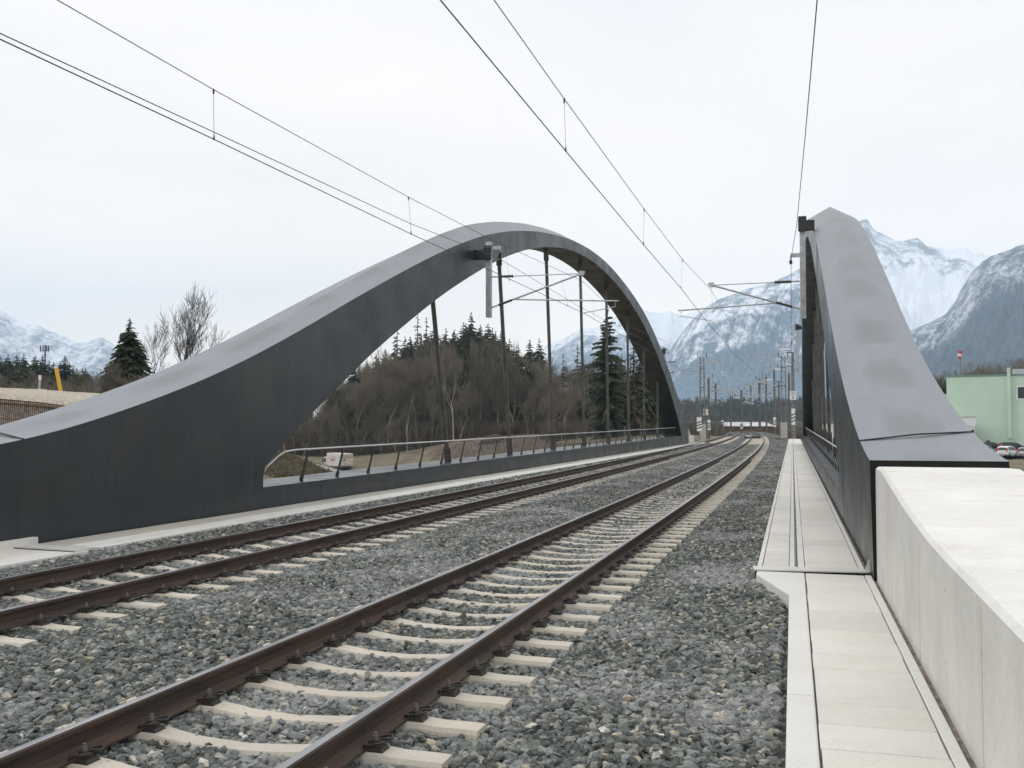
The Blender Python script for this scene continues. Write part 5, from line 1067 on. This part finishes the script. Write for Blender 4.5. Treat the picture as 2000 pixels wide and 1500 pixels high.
# fence posts below the wood
for k in range(14):
    px=880+k*31; d=150-(k*1.6); x,y,z=gp(px,d); mb=MB(); mb.tube([(x,y,z-.2),(x,y,z+1.5)],.06,5); tag(mb.build('fence_post','galvd'),'thin grey fence post on the cleared slope below the wood','post','fence posts below the wood')
mb=MB(); 
for k in range(4): a=gp(935+k*3,176); b_=gp(985-k*5,176); mb.tube([Vector(a)+Vector((0,k*.3,.5+.3*k)),Vector(b_)+Vector((0,k*.3,.6+.35*k))],.22,7)
tag(mb.build('log_pile','bark'),'small pile of felled dark logs on the slope below the wood','logs')
scrub('brush_litter',[(870,1075,108,182,1)],2600,'pale broken branches scattered over the cleared reddish slope','bark2',(.25,.9),.04)
# haze box
M['haze']=bpy.data.materials.new('haze_air'); hm=M['haze']; hm.use_nodes=True; nt_=hm.node_tree; nt_.nodes.clear(); out=nt_.nodes.new('ShaderNodeOutputMaterial'); pv=nt_.nodes.new('ShaderNodeVolumePrincipled'); pv.inputs['Color'].default_value=(.62,.82,1.,1); pv.inputs['Density'].default_value=HAZE; pv.inputs['Anisotropy'].default_value=.0; nt_.links.new(pv.outputs[0],out.inputs['Volume'])
mb=MB(); mb.box((-7600,-6000,-8.),(4200,8200,1290.)); tag(mb.build('haze','haze'),'pale blue winter haze filling the valley','haze',kind='stuff')
# ------------------------------------------------------------------ light, sky, render settings
w=bpy.data.worlds.new('World'); scene.world=w; w.use_nodes=True; nt=w.node_tree; bg=nt.nodes['Background']
sky=nt.nodes.new('ShaderNodeTexSky'); sky.sky_type='NISHITA'; sky.sun_disc=False; sky.sun_elevation=math.radians(38); SUNAZ=math.radians(250)
sky.sun_rotation=SUNAZ; sky.air_density=1.; sky.dust_density=2.5; sky.ozone_density=1.5
tc=nt.nodes.new('ShaderNodeTexCoord')
mp=nt.nodes.new('ShaderNodeMapping'); mp.inputs['Scale'].default_value=(1.2,1.2,4.5); nt.links.new(tc.outputs['Generated'],mp.inputs['Vector'])
n=nt.nodes.new('ShaderNodeTexNoise'); n.inputs['Scale'].default_value=1.3; n.inputs['Detail'].default_value=7; n.inputs['Roughness'].default_value=.5; nt.links.new(mp.outputs['Vector'],n.inputs['Vector'])
cl=ramp(nt,n.outputs['Fac'],[(.34,(12.3,12.5,13.2)),(.5,(13.4,13.3,13.6)),(.66,(14.4,14.1,14.0))])
sx=nt.nodes.new('ShaderNodeSeparateXYZ'); nt.links.new(tc.outputs['Generated'],sx.inputs[0])
grad=ramp(nt,sx.outputs['Z'],[(0,(1.75,1.42,1.1)),(.12,(1.36,1.18,1.02)),(.24,(1.05,.955,.875)),(.45,(.88,.85,.815)),(.75,(1.22,1.19,1.14))])
nt.links.new(mix(nt,.92,sky.outputs['Color'],mix(nt,1.,cl,grad,'MULTIPLY')),bg.inputs['Color']); bg.inputs['Strength'].default_value=.104
sl=bpy.data.lights.new('sun','SUN'); sl.energy=.7; sl.angle=math.radians(14); sl.color=(1,.96,.9); so=bpy.data.objects.new('sun',sl); COL.objects.link(so)
# light travels from azimuth west-south-west, behind and left of the camera
el=math.radians(38); d=Vector((math.sin(SUNAZ)*math.cos(el),math.cos(SUNAZ)*math.cos(el),math.sin(el))); so.rotation_euler=d.to_track_quat('Z','Y').to_euler()
scene.view_settings.view_transform='Standard'; scene.view_settings.look='None'; scene.view_settings.exposure=0; scene.view_settings.gamma=1
scene.cycles.use_denoising=True; scene.cycles.max_bounces=6; scene.cycles.volume_bounces=2
